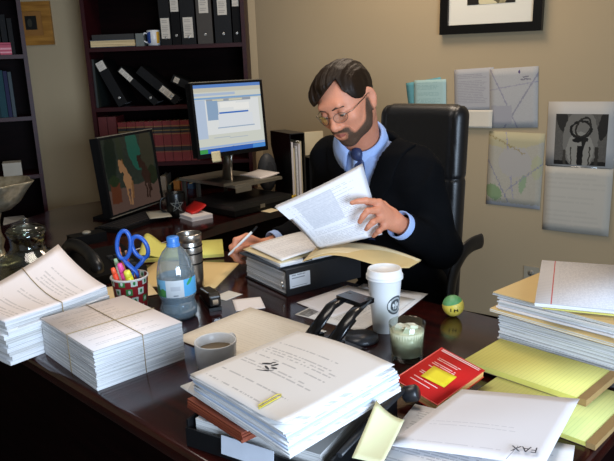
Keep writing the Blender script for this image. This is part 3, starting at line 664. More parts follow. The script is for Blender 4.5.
# glass jar with brass-like lid
t = thing('glass_jar', 'round clear glass jar with a neck, in front of the left bookcase', 'jar', (-.87, 1.99, ZD))
t.scale = (1.15, 1.15, 1.15)
b = B(); lathe(b, [(.03, 0), (.06, .004), (.088, .04), (.092, .075), (.078, .11), (.05, .128), (.044, .14), (.046, .165), (.052, .18), (.049, .18), (.042, .165), (.040, .14), (.046, .124), (.072, .106), (.086, .075), (.082, .042), (.055, .009), (0, .008)], 40); obj('jar_body', b, thin_glass('jar_glass', '#dfe4dc'), t)
b = B(); lathe(b, [(0, .010), (.05, .010), (.076, .04), (.079, .06), (0, .061)], 30); obj('contents', b, plain('#6b5a38', .4, .3, .6, 60), t)
b = B(); lathe(b, [(.047, .1805), (.050, .186), (.03, .196), (.008, .2), (.008, .206), (.012, .212), (.0, .218)], 28); obj('lid', b, thin_glass('lid_glass', '#dfe4dc'), t)
b = B(); box(b, -.12, 0, 0, .05, .012, .20); tag(put(obj('picture_frame', b, plain('#5c6675', .4), None, None, .003), (-1.14, 2.06, ZD), rot=(R_(-14), 0, R_(28))), 'small grey-blue frame standing at the extreme left edge, before the bowl', 'picture')
# ------------------------------------------------------------------ papers on the desk
rnd = random.Random(11)
TX_W = printed('#e0dddb', '#77767c', 34, .1, .06, .94, .5, 1., 46, .4)
def slabs(bm, w, l, z0, z1, n, jit, rj=.6, m=0, alt=None, seed=1):
    r = random.Random(seed); h = (z1-z0)/n
    for k in range(n):
        M = Matrix.Translation((w/2+r.uniform(-jit, jit), l/2+r.uniform(-jit, jit), 0)) @ Matrix.Rotation(R_(r.uniform(-rj, rj)), 4, 'Z') @ Matrix.Translation((-w/2, -l/2, 0))
        box(bm, 0, 0, z0+h*k+.00002, w, l, z0+h*(k+1)-.00008, (alt[k % len(alt)] if alt else m), M)
def rubber_loop(bm, axis, at, w, l, z0, z1, r=.0011):
    e = .0016
    if axis == 'x': P = [(at, -e, z0), (at, -e, z1+e), (at, l+e, z1+e), (at, l+e, z0)]
    else: P = [(-e, at, z0), (-e, at, z1+e), (w+e, at, z1+e), (w+e, at, z0)]
    tube(bm, P, r, 6)
band_m = plain('#9b8764', .6)
# banded bundle, front left
O = T(93, 351, .095); Q = T(184, 321, .095); O.z = ZD; ya = yaw_of(O, Q)
t = thing('paper_bundle', 'thick bundle of printed pages crossed by two rubber bands, at the front left desk edge', 'papers', O, ya)
b = B(); slabs(b, .222, .285, 0, .093, 44, .0014, .35, 0, [0, 0, 0, 1], 3); obj('sheets', b, [ed_w, ed_g], t)
b = B(); sheet(b, .222, .285, None, 2, 2, .0006); o = obj('top_sheet', b, printed('#e2d8d4', '#8a8582', 30, .08, .08, .92, .5, 4., 40, .35, gaps=.4), t); o.location.z = .0932
b = B(); rubber_loop(b, 'x', .118, .222, .285, .002, .094); obj('rubber_band', b, band_m, t)
b = B(); rubber_loop(b, 'y', .13, .222, .285, .002, .0945); obj('rubber_band', b, band_m, t)
# curled bundle at the far left
O = T(6.5, 322, .115); Q = T(113, 286.5, .115); O.z = ZD; ya = yaw_of(O, Q); O += Vector((-.008, .006, 0))
t = thing('paper_bundle', 'banded bundle of printed pages with a lifted far corner, at the left picture edge', 'papers', O, ya)
wl, ll = .285, .208
def curl(k): return lambda u, v: k*(max(0, (u*.55+v*.6-.25))**2)
b = B()
for k in range(10):
    z = .011*k
    sheet(b, wl, ll, lambda u, v, z=z, k=k: z+(.0143*k)*(max(0, u*.5+v*.6-.3))**2, 8, 8, .0105, k % 3 == 2, rnd.uniform(-.006, .006), rnd.uniform(-.006, .006))
obj('sheets', b, [ed_w, ed_g], t)
b = B(); sheet(b, wl, ll, lambda u, v: .112+.145*(max(0, u*.5+v*.6-.3))**2, 10, 10, .0008); obj('top_sheet', b, printed('#e2d8d4', '#8a8582', 28, .1, .08, .9, .5, 9., 34, .38, vertical=True, gaps=.4), t)
b = B(); P = [(.15, -.003, .004), (.15, -.003, .114)]+[(.15+.02*v, ll*v, .1150+.145*(max(0, (.15+.02*v)/wl*.5+v*.6-.3))**2) for v in (0, .2, .4, .6, .8, 1)]; tube(b, P, .0012, 6); obj('rubber_band', b, band_m, t)
# loose sheets
def loose(label, pos, yaw, w, l, mat, z=.0, bend=None, name='loose_paper', cat='paper', th=.0006):
    bb = B(); sheet(bb, w, l, bend or (lambda u, v: .0015*math.sin(3*u+1)*v*v), 8, 8, th); return tag(put(obj(name, bb, mat), (pos[0], pos[1], ZD+z), yaw), label, cat)
cr1 = printed('#e2d8c8', '#bdb3a2', 26, .1, .06, .9, .5, 3., 40, .25)
loose('large cream sheet between the white mug and the hole punch', (-.352, 1.585), R_(-42), .285, .27, cr1, .0022)
loose('second cream sheet fanned out under the large cream one', (-.31, 1.63), R_(-52), .279, .20, cream, -.0004, lambda u, v: 0)
loose('printed white page under the hole punch and paper cup', (.128, 1.585), R_(51), .285, .22, printed('#dcd8d2', '#85838a', 30, .1, .08, .92, .5, 6., 44, .6, blocks=((.02, .80, .2, .97, '#2e2c2c'),)), .0004, lambda u, v: 0)
loose('printed white page reaching out to the right behind the paper cup', (.205, 1.625), R_(57), .27, .216, TX_W, -.0004, lambda u, v: 0)
loose('white page with a folded end by the black binder spine', (.06, 1.69), R_(38), .2, .16, white_pap, .0013, lambda u, v: .006*u*u)
loose('small white slip of paper beside the stapler', T(236, 312)[:2], R_(12), .085, .10, white_pap, .0008, lambda u, v: 0)
loose('second small white slip lying behind the stapler', T(226, 301)[:2], R_(50), .07, .06, plain('#c8c4bc', .8), -.0002, lambda u, v: 0)
# manila sheets and yellow pad to the left
loose('manila folder lying flat behind the steel travel mug', (-.60, 2.035), R_(-11), .31, .275, manila, .0003, None, 'manila_folder', 'folder', .0015)
loose('pale manila sheet lying behind the water bottle, left', (-.66, 1.85), R_(24), .21, .15, pale_manila, .002, None, 'manila_folder', 'folder', .001)
def pad(label, pos, yaw, w, l, z0, z1, paper, band='x1', backing=None, name='legal_pad', print_m=None):
    t = thing(name, label, 'notepad', (pos[0], pos[1], ZD+z0), yaw)
    b = B(); box(b, 0, 0, 0, w, l, .0012); obj('backing', b, backing or plain('#8d7a5c', .8), t)
    b = B(); slabs(b, w, l, .0013, z1-z0, 5, .0006, .15, seed=int(w*999)); obj('pages', b, paper, t)
    b = B(); sheet(b, w, l, None, 2, 2, .0004); o = obj('top_page', b, print_m or paper, t); o.location.z = z1-z0+.0001
    if band:
        b = B(); e = .0007
        if band == 'x1': box(b, w-.016, -e, -.0002, w+e, l+e, z1-z0+.0012)
        else: box(b, -e, l-.02, -.0002, w+e, l+e, z1-z0+.0012)
        obj('binding', b, plain('#9a7c4e', .7), t)
    return t
def ruled(paper, line, n, margin=None, ver=False, extra=None):
    s = NT('ruled_paper', .75, 0, .2); sp = s.new('ShaderNodeSeparateXYZ'); s.ln(s.new('ShaderNodeTexCoord').outputs['UV'], sp.inputs[0])
    u, v = sp.outputs[0], sp.outputs[1]
    if ver: u, v = v, u
    m = s.math('LESS_THAN', s.math('FRACT', s.math('MULTIPLY', v, n)), .16)
    c = s.mix(s.math('MULTIPLY', m, .5), s.mix(s.noise(8), tuple(x*.95 for x in lin(paper)), paper), line)
    if extra:
        cb = s.new('ShaderNodeCombineXYZ'); s.ln(s.math('MULTIPLY', u, 45.), cb.inputs[0]); s.ln(s.math('MULTIPLY', s.math('FLOOR', s.math('MULTIPLY', v, n)), 5.3), cb.inputs[1])
        k = s.math('MULTIPLY', s.math('GREATER_THAN', s.noise(1, 2, cb.outputs[0]), .5), s.math('GREATER_THAN', s.math('FRACT', s.math('MULTIPLY', v, n)), .35))
        k = s.math('MULTIPLY', s.math('MULTIPLY', k, s.math('GREATER_THAN', u, .2)), s.math('LESS_THAN', u, .95)); c = s.mix(s.math('MULTIPLY', k, .13), c, extra)
    if margin:
        k = s.math('LESS_THAN', s.math('ABSOLUTE', s.math('SUBTRACT', u, margin)), .006); c = s.mix(k, c, '#c76a6a')
    s.base(c); return s.m
yel = plain('#d8d26e', .75, 0, .04, 12); yel_r = ruled('#dcd57a', '#bdb966', 32, None, True); yel_g = ruled('#cfd083', '#b3bb74', 32, None, True)
p = pad('yellow legal pad behind the travel mug with its first page folded over', (-.605, 2.285), R_(8), .30, .215, .002, .014, yel, None, None, 'legal_pad', yel)
b = B(); sheet(b, .1, .2, lambda u, v: (-.012+.10*u-.02*math.sin(math.pi*u), .008+.2*v, .0135+.045*math.sin(math.pi*min(1, u*1.15))*(.3+.7*v)), 14, 6, .0006); obj('folded_page', b, yel, p)

# ------------------------------------------------------------------ pencil cup
q = T(129.5, 277, .10); cupM = paint('holiday_print', '#8e1f26', [(k_, u_, z_, hu, hz, 0, c_) for i_, (u_, z_) in enumerate([(i/9+(.05 if j % 2 else 0), .016+.026*j) for i in range(9) for j in range(4)]) for (k_, hu, hz, c_) in ((('r', .03, .0098, '#c9d2c4' if i_ % 3 else '#3f8a4c'), ('e', .012, .006, '#2f7d43' if i_ % 3 else '#d6dccf')))], .5, .0)
t = thing('pencil_cup', 'red holiday cup printed with green and white squares, holding pens', 'cup', (q.x, q.y, ZD))
b = B(); lathe(b, [(.040, 0), (.043, .002), (.052, .10), (.0535, .103), (.050, .103), (.041, .006), (0, .005)], 40); obj('cup_body', b, cupM, t)
b = B(); lathe(b, [(.0522, .0985), (.0545, .1025), (.0535, .1055), (.0495, .1045)], 40, cap=False); obj('rim', b, plain('#c9c4bd', .5), t)
CUP = Vector((q.x, q.y, ZD))
def stick(name, label, cat, foot, tip, parts):
    """pen-like thing from foot to tip; parts (part name, from, to, radius0, radius1, material) along it"""
    A = CUP+Vector(foot); Bv = CUP+Vector(tip); dv = Bv-A; L = dv.length
    t = thing(name, label, cat, A); t.rotation_euler = dv.to_track_quat('Z', 'Y').to_euler()
    for (nm, f0, f1, r0, r1, m) in parts:
        b = B(); lathe(b, [(r0*.7, f0*L), (r0, f0*L+.002), (r1, f1*L-.002), (r1*.7, f1*L)], 14); obj(nm, b, m, t)
org, pnk, grn = plain('#e8492c', .4), plain('#e0408e', .4), plain('#a9c9a0', .4); wht = plain('#dfe2d8', .4)
stick('highlighter', 'orange-red highlighter leaning left out of the holiday cup', 'pen', (-.014, -.012, .012), (-.039, -.021, .135), (('barrel', 0, .86, .0075, .0078, org), ('cap', .86, 1, .0078, .006, plain('#f0623c', .4))))
stick('highlighter', 'pink highlighter leaning left in the holiday cup', 'pen', (.004, .0, .016), (-.018, -.024, .148), (('barrel', 0, .8, .0085, .0085, pnk), ('cap', .8, 1, .0088, .007, plain('#ee5aa2', .4))))
stick('pen', 'pale green capped pen at the back left of the holiday cup', 'pen', (-.012, .014, .010), (-.042, .022, .150), (('barrel', 0, .85, .006, .006, wht), ('cap', .85, 1, .0065, .005, grn)))
stick('highlighter', 'short yellow highlighter at the right front of the holiday cup', 'pen', (.026, -.012, .012), (.004, -.038, .130), (('barrel', 0, .85, .010, .011, plain('#d9cf2c', .4)), ('cap', .85, 1, .011, .009, plain('#e8e04a', .4))))
stick('pencil', 'orange pencil sticking up behind the pink highlighter', 'pencil', (-.002, .022, .010), (-.032, .036, .180), (('shaft', 0, .92, .0035, .0035, plain('#c9762a', .4)), ('eraser', .92, 1, .0036, .0036, plain('#b5504a', .6))))
stick('pencil', 'dark red pencil sticking up at the back of the holiday cup', 'pencil', (.010, .020, .010), (-.014, .040, .168), (('shaft', 0, .92, .0035, .0035, plain('#8e2f22', .4)), ('eraser', .92, 1, .0036, .0036, plain('#d0a58e', .6))))
# scissors
t = thing('scissors', 'blue-handled scissors standing handles up in the holiday cup', 'scissors', CUP+Vector((.012, .012, .0)), 0.)
blue = plain('#2358b4', .35)
for k, (cx, cz, rx, rz, tl, nm) in enumerate(((-.022, .192, .0195, .042, 8, 'handle'), (.022, .182, .0205, .034, -20, 'handle'))):
    b = B(); pts = []
    for i in range(29):
        a = 2*math.pi*i/28; x, z = rx*math.cos(a), rz*math.sin(a); c, s = math.cos(R_(-tl)), math.sin(R_(-tl))
        pts.append((cx+x*c-z*s, 0.006*k, cz+x*s+z*c))
    tube(b, pts, .0068, 10, 0, False, .9)
    e = pts[21]; tube(b, [e, (e[0]*.6, .006*k, .135), (.006 if k == 0 else -.006, .006*k, .11), (.012 if k == 0 else -.010, .006*k, .085)], [.009, .011, .009, .006], 10, 0, True, .6)
    obj(nm, b, blue, t)
    b = B(); tube(b, [(.012 if k == 0 else -.010, .006*k, .09), (.010 if k == 0 else -.008, .006*k, .05), (.003*(1-k), .006*k, .010)], [.008, .007, .002], 8, 0, True, .2, (0, 1, 0)); obj('blade', b, chrome, t)

# ------------------------------------------------------------------ bottle, travel mug, stapler
q = T(179.5, 316); 
t = thing('water_bottle', 'clear plastic water bottle with a blue cap and a landscape label', 'bottle', (q.x, q.y, ZD))
pet = thin_glass('clear_plastic', '#eef4f6', .07, .09, '#d8e4ea')  # slight pale diffuse share paints in light caught by the plastic
k = 1.02
prof = [(.034, 0), (.044, .002), (.051, .010), (.0525, .028), (.047, .043), (.0465, .054), (.0515, .064), (.0525, .070), (.0525, .124), (.051, .137), (.045, .165), (.033, .188), (.0170, .206), (.0155, .218)]
inner_p = [(r-.0011, z+(.001 if z < .206 else 0)) for r, z in prof[::-1]]
b = B(); lathe(b, prof+inner_p, 40, 0, cap=False); obj('bottle_body', b, pet, t)
b = B(); lathe(b, [(.032, .003), (.042, .005), (.0492, .012), (.0508, .028), (.0453, .043), (.0448, .054), (.0498, .064), (.0508, .070), (.0508, .100), (0, .1001)], 36); obj('water', b, thin_glass('water', '#d0e8f6', .08, .26, '#c3dcee'), t)  # pale blue diffuse share stands in for light refracted by the water
b = B(); lathe(b, [(.0185, .2040), (.0188, .2065), (.0188, .2105), (.0168, .2115), (.0172, .214), (.0170, .228), (.0150, .231), (0, .2312)], 30); obj('cap', b, plain('#3b78c4', .35), t)
lab = paint('landscape_label', '#c6ced4', [('r', .62, .1, .068, .1, 0, '#6fa9cc'), ('r', .62, .082, .066, .010, 0, '#3f7a48'), ('e', .60, .092, .02, .013, 0, '#2f6638'), ('e', .655, .086, .025, .010, 0, '#4b8b4a'), ('r', .93, .1, .09, .1, 0, '#58aade'), ('e', .90, .113, .035, .006, 14, '#3f9a62'), ('r', .77, .077, .02, .0015, 0, '#6f7c88'), ('r', .77, .097, .04, .006, 0, '#b4bcc4')], .4, 0)
b = B(); lathe(b, [(.0528, .0715), (.0530, .0725), (.0530, .119), (.0528, .120)], 40, cap=False); o = obj('label', b, lab, t); o.rotation_euler = (0, 0, 0)
q = T(193.5, 291)
t = thing('travel_mug', 'brushed steel travel mug standing behind the water bottle', 'mug', (q.x, q.y, ZD))
b = B(); lathe(b, [(.031, 0), (.0345, .003), (.0355, .05), (.0375, .135), (.0372, .160), (.036, .162), (.0372, .164), (.0385, .184), (.0375, .187), (.0355, .184), (.034, .155), (.031, .01), (0, .008)], 40); obj('mug_body', b, steel, t)
for z, r in ((.146, .0376), (.124, .0373), (.092, .0366)):
    b = B(); lathe(b, [(r, z), (r+.0008, z+.001), (r+.0008, z+.004), (r, z+.005)], 40, cap=False); obj('dark_ring', b, black, t)
b = B(); lathe(b, [(.0337, .140), (0, .1402)], 30); obj('coffee', b, plain('#1a100a', .2), t)
q0, q1 = T(203, 295), T(218, 314); a = yaw_of(q0, q1)
t = thing('stapler', 'small black stapler with a chrome nose beside the water bottle', 'stapler', ((q0.x+q1.x)/2, (q0.y+q1.y)/2, ZD), a)
b = B(); box(b, -.065, -.018, 0, .065, .018, .010); obj('stapler_base', b, black_s, t, None, .004)
b = B(); prism(b, [(-.065, .014), (.068, .014), (.068, .045), (.05, .052), (-.055, .036), (-.065, .028)], -.017, .017)
bmesh.ops.transform(b, matrix=Matrix.Rotation(R_(90), 4, 'X'), verts=b.verts); obj('top_arm', b, black_s, t, None, .004)
b = B(); box(b, .0685, -.008, .020, .0715, .008, .036); obj('nose', b, chrome, t, None, .002)

# ------------------------------------------------------------------ the big binder and what lies on it
K = T(287, 297); SA = R_(34); SL, SW, SH = .285, .255, .082
t = thing('ring_binder', 'thick black ring binder lying flat in front of the man, spine label facing out', 'binder', (K.x, K.y, ZD), SA)
b = B(); box(b, 0, 0, 0, SL, SW, .003); box(b, 0, 0, SH-.003, SL, SW, SH); box(b, 0, 0, .003, SL, .003, SH-.003); obj('cover', b, plain('#18191c', .4), t, None, .001)
b = B(); slabs(b, SL-.02, SW-.02, .004, SH-.012, 10, .002, .3, 0, [0, 0, 1], 5); o = obj('pages', b, [ed_w, ed_g], t); o.location = (.006, .016, 0)
b = B(); box(b, .012, -.0009, .022, .086, -.0001, .066); obj('spine_label', b, printed('#cfd2d6', '#5d6068', 5, .1, .1, .95, .42, 3., 16, .7), t)
b = B()
pass
b = B(); tube(b, [(-.003, .012, .02), (-.004, .014, .03), (-.003, .020, .046)], .003, 8); obj('ring_lever', b, chrome, t)
MB_ = Matrix.Translation((K.x, K.y, ZD)) @ Matrix.Rotation(SA, 4, 'Z')
def onb(x, y, z): return MB_ @ Vector((x, y, z))
def onbinder(name, label, cat, x, y, z, yaw, w, l, th, m, bend=None):
    bb = B(); sheet(bb, w, l, bend, 10, 10, th); return tag(put(obj(name, bb, m), onb(x, y, z), SA+yaw), label, cat)
onbinder('file_folder', 'dark grey-blue folder directly on top of the black binder', 'folder', -.012, .03, SH+.0006, .02, .28, .225, .005, plain('#39414b', .6))
onbinder('document', 'thin sheaf of printed papers over the dark folder on the binder', 'papers', -.006, .02, SH+.0065, -.05, .279, .22, .008, ed_w, lambda u, v: .004*u)
onbinder('manila_folder', 'manila folder with a raised tab lying over papers on the binder', 'folder', -.002, .030, SH+.0155, .03, .27, .215, .0012, pale_manila, lambda u, v: .004*u+.010*math.sin(math.pi*u)*v)
onbinder('document', 'white printed sheets on top of the papers on the binder, edge to the front', 'papers', .006, .030, SH+.020+.012, -.02, .20, .2, .002, TX_W, lambda u, v: .004*u+.004*v-.010*(1-u)**2)
b = B(); box(b, 0, 0, 0, .03, .006, .012); tag(put(obj('binder_clip', b, black_s, None, None, .002), onb(.075, .012, SH+.010), SA), 'black binder clip on the papers above the binder spine', 'clip')
# large manila folder drooping over the right end of the binder
def patch(bm, A, Bq, Cq, Dq, f, nx=14, ny=10, th=.0008):
    def P(u, v): return (A*(1-u)*(1-v)+Bq*u*(1-v)+Cq*u*v+Dq*(1-u)*v)+f(u, v)
    sheet(bm, 1, 1, lambda u, v: tuple(P(u, v)), nx, ny, th)
t = None
for k, dz in enumerate((0, .003)):
    A, Bq, Cq, Dq = T(302+2*k, 262-k, .108), T(409+5*k, 268-4*k, .088), T(421, 261, .092), T(318, 247, .122)
    b = B(); patch(b, A, Bq, Cq, Dq, lambda u, v: Vector((0, 0, dz+(.018+.010*v)*math.sin(math.pi*u)+.012*math.sin(2*math.pi*u)*(1-v))), 16, 10, .0012)
    o = obj(('manila_folder', 'inner_leaf')[k], b, (manila, pale_manila)[k], t)
    if not k: t = tag(o, 'large manila folder curving off the black binder, right above the paper cup', 'folder')

# ------------------------------------------------------------------ punch, cup, glass, ball, mug
P1, P2 = T(309, 338, .026), T(340, 351, .026); ax = (P2-P1); ax.z = 0; axn = ax.normalized()
top = D(358, 297, 1.555); mid = (P1+P2)/2; 
pa = math.atan2(axn.y, axn.x)
t = thing('hole_punch', 'black two-hole paper punch with a raised loop lever, before the paper cup', 'hole punch', (mid.x, mid.y, ZD), pa)
Ml = (Matrix.Translation((mid.x, mid.y, ZD)) @ Matrix.Rotation(pa, 4, 'Z')).inverted()
tl = Ml @ top
b = B(); box(b, -.058, -.032, .0, .058, .075, .010); obj('punch_base', b, black_s, t, None, .006, 3)
b = B(); lathe(b, [(.040, .0), (.042, .003), (.040, .012), (0, .013)], 28, 0, (Ml @ T(362, 340)).to_tuple()[:2]+(0,)); obj('guide_plate', b, plain('#2e2f33', .35), t)
for x in (-.036, .036):
    b = B(); box(b, x-.013, -.018, .010, x+.013, .022, .042); h_ = obj('punch_head', b, black_s, t, None, .004)
    b = B(); lathe(b, [(.005, 0), (.005, .010), (.0035, .012), (0, .0122)], 14, 0, (x, .004, .042)); obj('pin', b, chrome, h_)
b = B()
for sx in (-1, 1):
    tube(b, [(sx*.036, -.012, .040), (sx*.037+tl.x*.5, tl.y*.5, .030+tl.z*.5+.008), (sx*.030+tl.x, tl.y, tl.z)], [.019, .017, .015], 10, 0, True, .4)
    tube(b, [(sx*.036+sx*.009, -.012, .036), (sx*.038+sx*.008+tl.x*.5, tl.y*.5, .026+tl.z*.5)], .005, 8)
box(b, -.042+tl.x, tl.y-.035, tl.z-.008, .042+tl.x, tl.y+.014, tl.z+.004)
obj('lever', b, plain('#0d0d0f', .22), t)
for x in (-.047, .047):
    b = B(); ball(b, (x+.006*0, .000, .034), .0045, 10); obj('rivet', b, chrome, t)
# paper coffee cup
q = T(385, 330)
t = thing('paper_cup', 'tall white paper coffee cup with a lid and a round dark emblem', 'cup', (q.x, q.y, ZD))
cw = plain('#dcdcdc', .55, 0, .02)
b = B(); lathe(b, [(.029, .003), (.030, 0), (.0308, .001), (.0325, .022), (.0328, .0225), (.0335, .03), (.0432, .145), (.0442, .147), (.0435, .149), (0, .1488)], 48); obj('cup_body', b, cw, t)
b = B(); lathe(b, [(.0455, .1405), (.047, .142), (.047, .1455), (.0458, .147), (.0468, .149), (.0468, .152), (.0445, .154), (.0425, .166), (.041, .168), (.0385, .166), (.037, .1625), (.0, .1625)], 48); obj('lid', b, plain('#e2e2e2', .4, 0, .02), t)
emb = paint('round_emblem', '#dcdcdc', [('e', .5, .5, .49, .49, 0, '#45494c'), ('o', .5, .5, .40, .40, 0, '#9ea2a2'), ('e', .5, .5, .3, .3, 0, '#45494c'), ('e', .5, .62, .07, .08, 0, '#b9bcbb'), ('r', .5, .42, .05, .14, 0, '#b9bcbb'), ('r', .36, .45, .03, .16, 14, '#b9bcbb'), ('r', .64, .45, .03, .16, -14, '#b9bcbb')], .5)
b = B(); a0 = math.atan2(-q.y, -q.x)+R_(46); hz = .056; span = .0255
def cone(u, v):
    z = .078+(v-.5)*.051; r = .0335+(z-.03)*(.0432-.0335)/.115+.0003; a = a0+(u-.5)*.051/r; return (r*math.cos(a), r*math.sin(a), z)
# round patch of the cup wall
uvl = b.loops.layers.uv.verify(); cvert = b.verts.new(cone(.5, .5)); rings = []
for rr in (.25, .5): rings.append([b.verts.new(cone(.5+rr*math.cos(k*math.pi/16), .5+rr*math.sin(k*math.pi/16))) for k in range(32)])
def fuv(vs, uvs):
    f = b.faces.new(vs); f.smooth = True
    for lo, w_ in zip(f.loops, uvs): lo[uvl].uv = w_
cs = lambda rr, k: (.5+rr*math.cos(k*math.pi/16), .5+rr*math.sin(k*math.pi/16))
for k in range(32):
    k2 = (k+1) % 32
    fuv((cvert, rings[0][k], rings[0][k2]), ((.5, .5), cs(.25, k), cs(.25, k2)))
    fuv((rings[0][k], rings[1][k], rings[1][k2], rings[0][k2]), (cs(.25, k), cs(.5, k), cs(.5, k2), cs(.25, k2)))
obj('emblem', b, emb, t)
# glass of pale drink
q = T(407, 358)
t = thing('drinking_glass', 'short clear glass with a pale iced drink in front of the paper cup', 'glass', (q.x, q.y, ZD))
b = B(); lathe(b, [(.034, 0), (.0365, .002), (.0425, .088), (.0418, .089), (.0405, .088), (.0345, .012), (0, .010)], 44); obj('glass_body', b, thin_glass('clear_glass', '#f2f5ee', .05), t)
dr = NT('pale_drink', .25); dr.base(dr.mix(dr.noise(60, 2), '#dcdcc2', '#ecece0')); dr = dr.m
b = B(); lathe(b, [(.0, .0106), (.0340, .0126), (.0392, .070), (.0, .0705)], 36); obj('drink', b, dr, t)
for k, (x, y, z, r) in enumerate(((.012, .008, .070, 20), (-.014, .004, .071, 50), (.0, -.014, .070, 75))):
    b = B(); box(b, -.010, -.010, -.008, .010, .010, .010); o = obj('ice_cube', b, plain('#d9dccb', .2, 0, .05), t, None, .003); o.location = (x, y, z); o.rotation_euler = (R_(14*k), R_(10), R_(r))
# foam ball
q = T(453, 316)
bm_ = NT('painted_foam', .5); sp_ = bm_.new('ShaderNodeSeparateXYZ'); bm_.ln(bm_.new('ShaderNodeTexCoord').outputs['Object'], sp_.inputs[0])
cc = bm_.mix(bm_.math('GREATER_THAN', bm_.math('ADD', sp_.outputs[2], bm_.math('MULTIPLY', sp_.outputs[0], -.25)), .012), '#dcc21e', '#2f8a3a')
bm_.base(bm_.mix(bm_.math('MULTIPLY', bm_.noise(80), .15), cc, '#ffffff')); bm_ = bm_.m
t = thing('foam_ball', 'small yellow and green ball with black marks near the desk edge', 'ball', (q.x, q.y, ZD+.0292))
b = B(); ball(b, (0, 0, 0), .029, 28); obj('ball_body', b, bm_, t)
fa = math.atan2(-q.y, -q.x)
def onball(a, e, r=.0291): return (r*math.cos(e)*math.cos(fa+a), r*math.cos(e)*math.sin(fa+a), r*math.sin(e))
for nm, pts in (('printed_mark', [(-.20, .05), (-.2, -.25)]), ('printed_mark', [(.12, .0), (.12, -.28)]), ('printed_mark', [(.42, .02), (.45, -.25)]), ('printed_mark', [(.12, -.02), (.3, -.14), (.43, -.02)])):
    b = B(); tube(b, [onball(a, e) for a, e in pts], .0014, 6); obj(nm, b, black, t)
q = T(217, 366)
mug('mug', 'low white china mug in front of the cream sheets', (q.x, q.y, ZD), .0485, .064, plain('#d6d8da', .25, 0, .02), None, R_(62), None, .93, (plain('#6e5a3c', .3), .62))

# ------------------------------------------------------------------ letter tray and the heap on it
TA = R_(-31); TO = T(187, 446)
TO = Vector((TO.x, TO.y, ZD)); TW, TLn = .300, .275
t = thing('letter_tray', 'black plastic letter tray under the tall paper heap at the front edge', 'tray', TO, TA)
b = B(); k = .004; H = .052
box(b, 0, 0, 0, TW, TLn, .004); box(b, 0, 0, .004, TW, k, H*.72); box(b, 0, k, .004, k, TLn, H); box(b, TW-k, k, .004, TW, TLn, H); obj('tray_body', b, plain('#0e0f11', .35), t, None, .0015)
b = B(); tube(b, [(TW+.002, .03, H), (TW+.004, .16, H+.003), (TW+.014, TLn-.012, H+.010)], [.006, .008, .009], 12, 0, True, .7); obj('side_rail', b, plain('#2b2d31', .4), t)
b = B(); lathe(b, [(.012, 0), (.016, .003), (.016, .026), (.012, .030), (0, .0302)], 24); o = obj('corner_knob', b, plain('#1c1d20', .35), t); o.location = (TW+.016, TLn-.006, H-.002); o.rotation_euler = (0, R_(72), R_(10))
MT = Matrix.Translation(TO) @ Matrix.Rotation(TA, 4, 'Z')
def ont(x, y, z): return MT @ Vector((x, y, z))
greyf = plain('#aab0ba', .6)
b = B(); box(b, 0, 0, 0, .235, .262, .018); tag(put(obj('file_folder', b, greyf, None, None, .001), ont(.012, .012, .0045), TA), 'pale grey file folder lying inside the black tray', 'folder')
b = B(); box(b, 0, 0, 0, .11, .0012, .035); tag(put(obj('index_tab', b, plain('#b9bec8', .5), None, None, .0004), ont(.085, -.0062, .012), rot=(R_(-6), 0, TA)), 'pale grey index tab hanging over the front of the black tray', 'tab')
b = B(); box(b, 0, 0, 0, .26, .255, .029); tag(put(obj('document', b, ed_g, None), ont(.014, .014, .0235), TA+.01), 'stack of grey-white papers over the folder in the black tray', 'papers')
# red-brown accordion file
A0 = T(190, 376, .118); AY = yaw_of(A0, T(278, 430, .112)); AO = T(187, 399, .075); AO.z = ZD+.0538
t = thing('accordion_file', 'red-brown expanding file under the top papers of the near heap', 'folder', AO, AY)
b = B(); slabs(b, .17, .25, 0, .020, 5, .002, .6, seed=8); obj('pockets', b, wood('#6e2f1c', '#8a4428', .6, 1, 90, 'red_brown_card'), t)
# sheets under the top stack
S0 = T(181, 385, .078); S0.z = ZD+.0710
b = B()
for k in range(3): sheet(b, .222, .285, lambda u, v, k=k: .002*k, 6, 6, .0018, 0, .004*k, -.003*k)
tag(put(obj('document', b, ed_w), S0+Vector((0, 0, .0035)), AY-.03), 'white sheets sticking out left between the red-brown file and the top papers', 'papers')
A0.z = ZD+.0855; PL = (T(304, 337, .112)-T(190, 376, .118)).length*.97
t = thing('paper_stack', 'big curled stack of printed pages topping the near heap, logo on its first page', 'papers', A0, AY)
def hump(u, v, z=0, s=1.): return z + s*(.010*math.sin(math.pi*u)*(.4+.6*v)) + .004*v - .010*u*(1-v)
b = B()
for k in range(8): sheet(b, .268, PL, lambda u, v, k=k: hump(u, v, .0042*k, .3+.09*k)+.006*(k/8)*u*u, 10, 8, .0036, k % 3 == 2, rnd.uniform(-.003, .003)+.0025*(8-k)*(1 if k < 8 else 0), rnd.uniform(-.004, .004))
obj('sheets', b, [ed_w, plain('#b9c6dc', .8)], t)  # bluish sheets have the cool window light put into their colour
b = B(); tsh = lambda u, v: hump(u, v, .0347, 1.0)+.010*u*u+.02*max(0, u-.75)**2*max(0, .35-v)*20
sheet(b, .268, PL, tsh, 14, 14, .0007)
top_m = printed('#dedbd9', '#6e6c74', 30, .08, .06, .9, .52, 12., 36, .42, gaps=.4)
ts = obj('top_sheet', b, top_m, t)
b = B()   # printed black mark on the page
def ink(cx, cy, rx, ry, a):
    vs = [b.verts.new((cx+rx*math.cos(k*math.pi/6)*math.cos(a)-ry*math.sin(k*math.pi/6)*math.sin(a), cy+rx*math.cos(k*math.pi/6)*math.sin(a)+ry*math.sin(k*math.pi/6)*math.cos(a), 0)) for k in range(12)]
    for v in vs: v.co.z = tsh(v.co.x/.268, v.co.y/PL)+.0012
    b.faces.new(vs)
lp = Matrix.Rotation(-AY, 3, 'Z') @ (T(270, 370, .121)-A0)
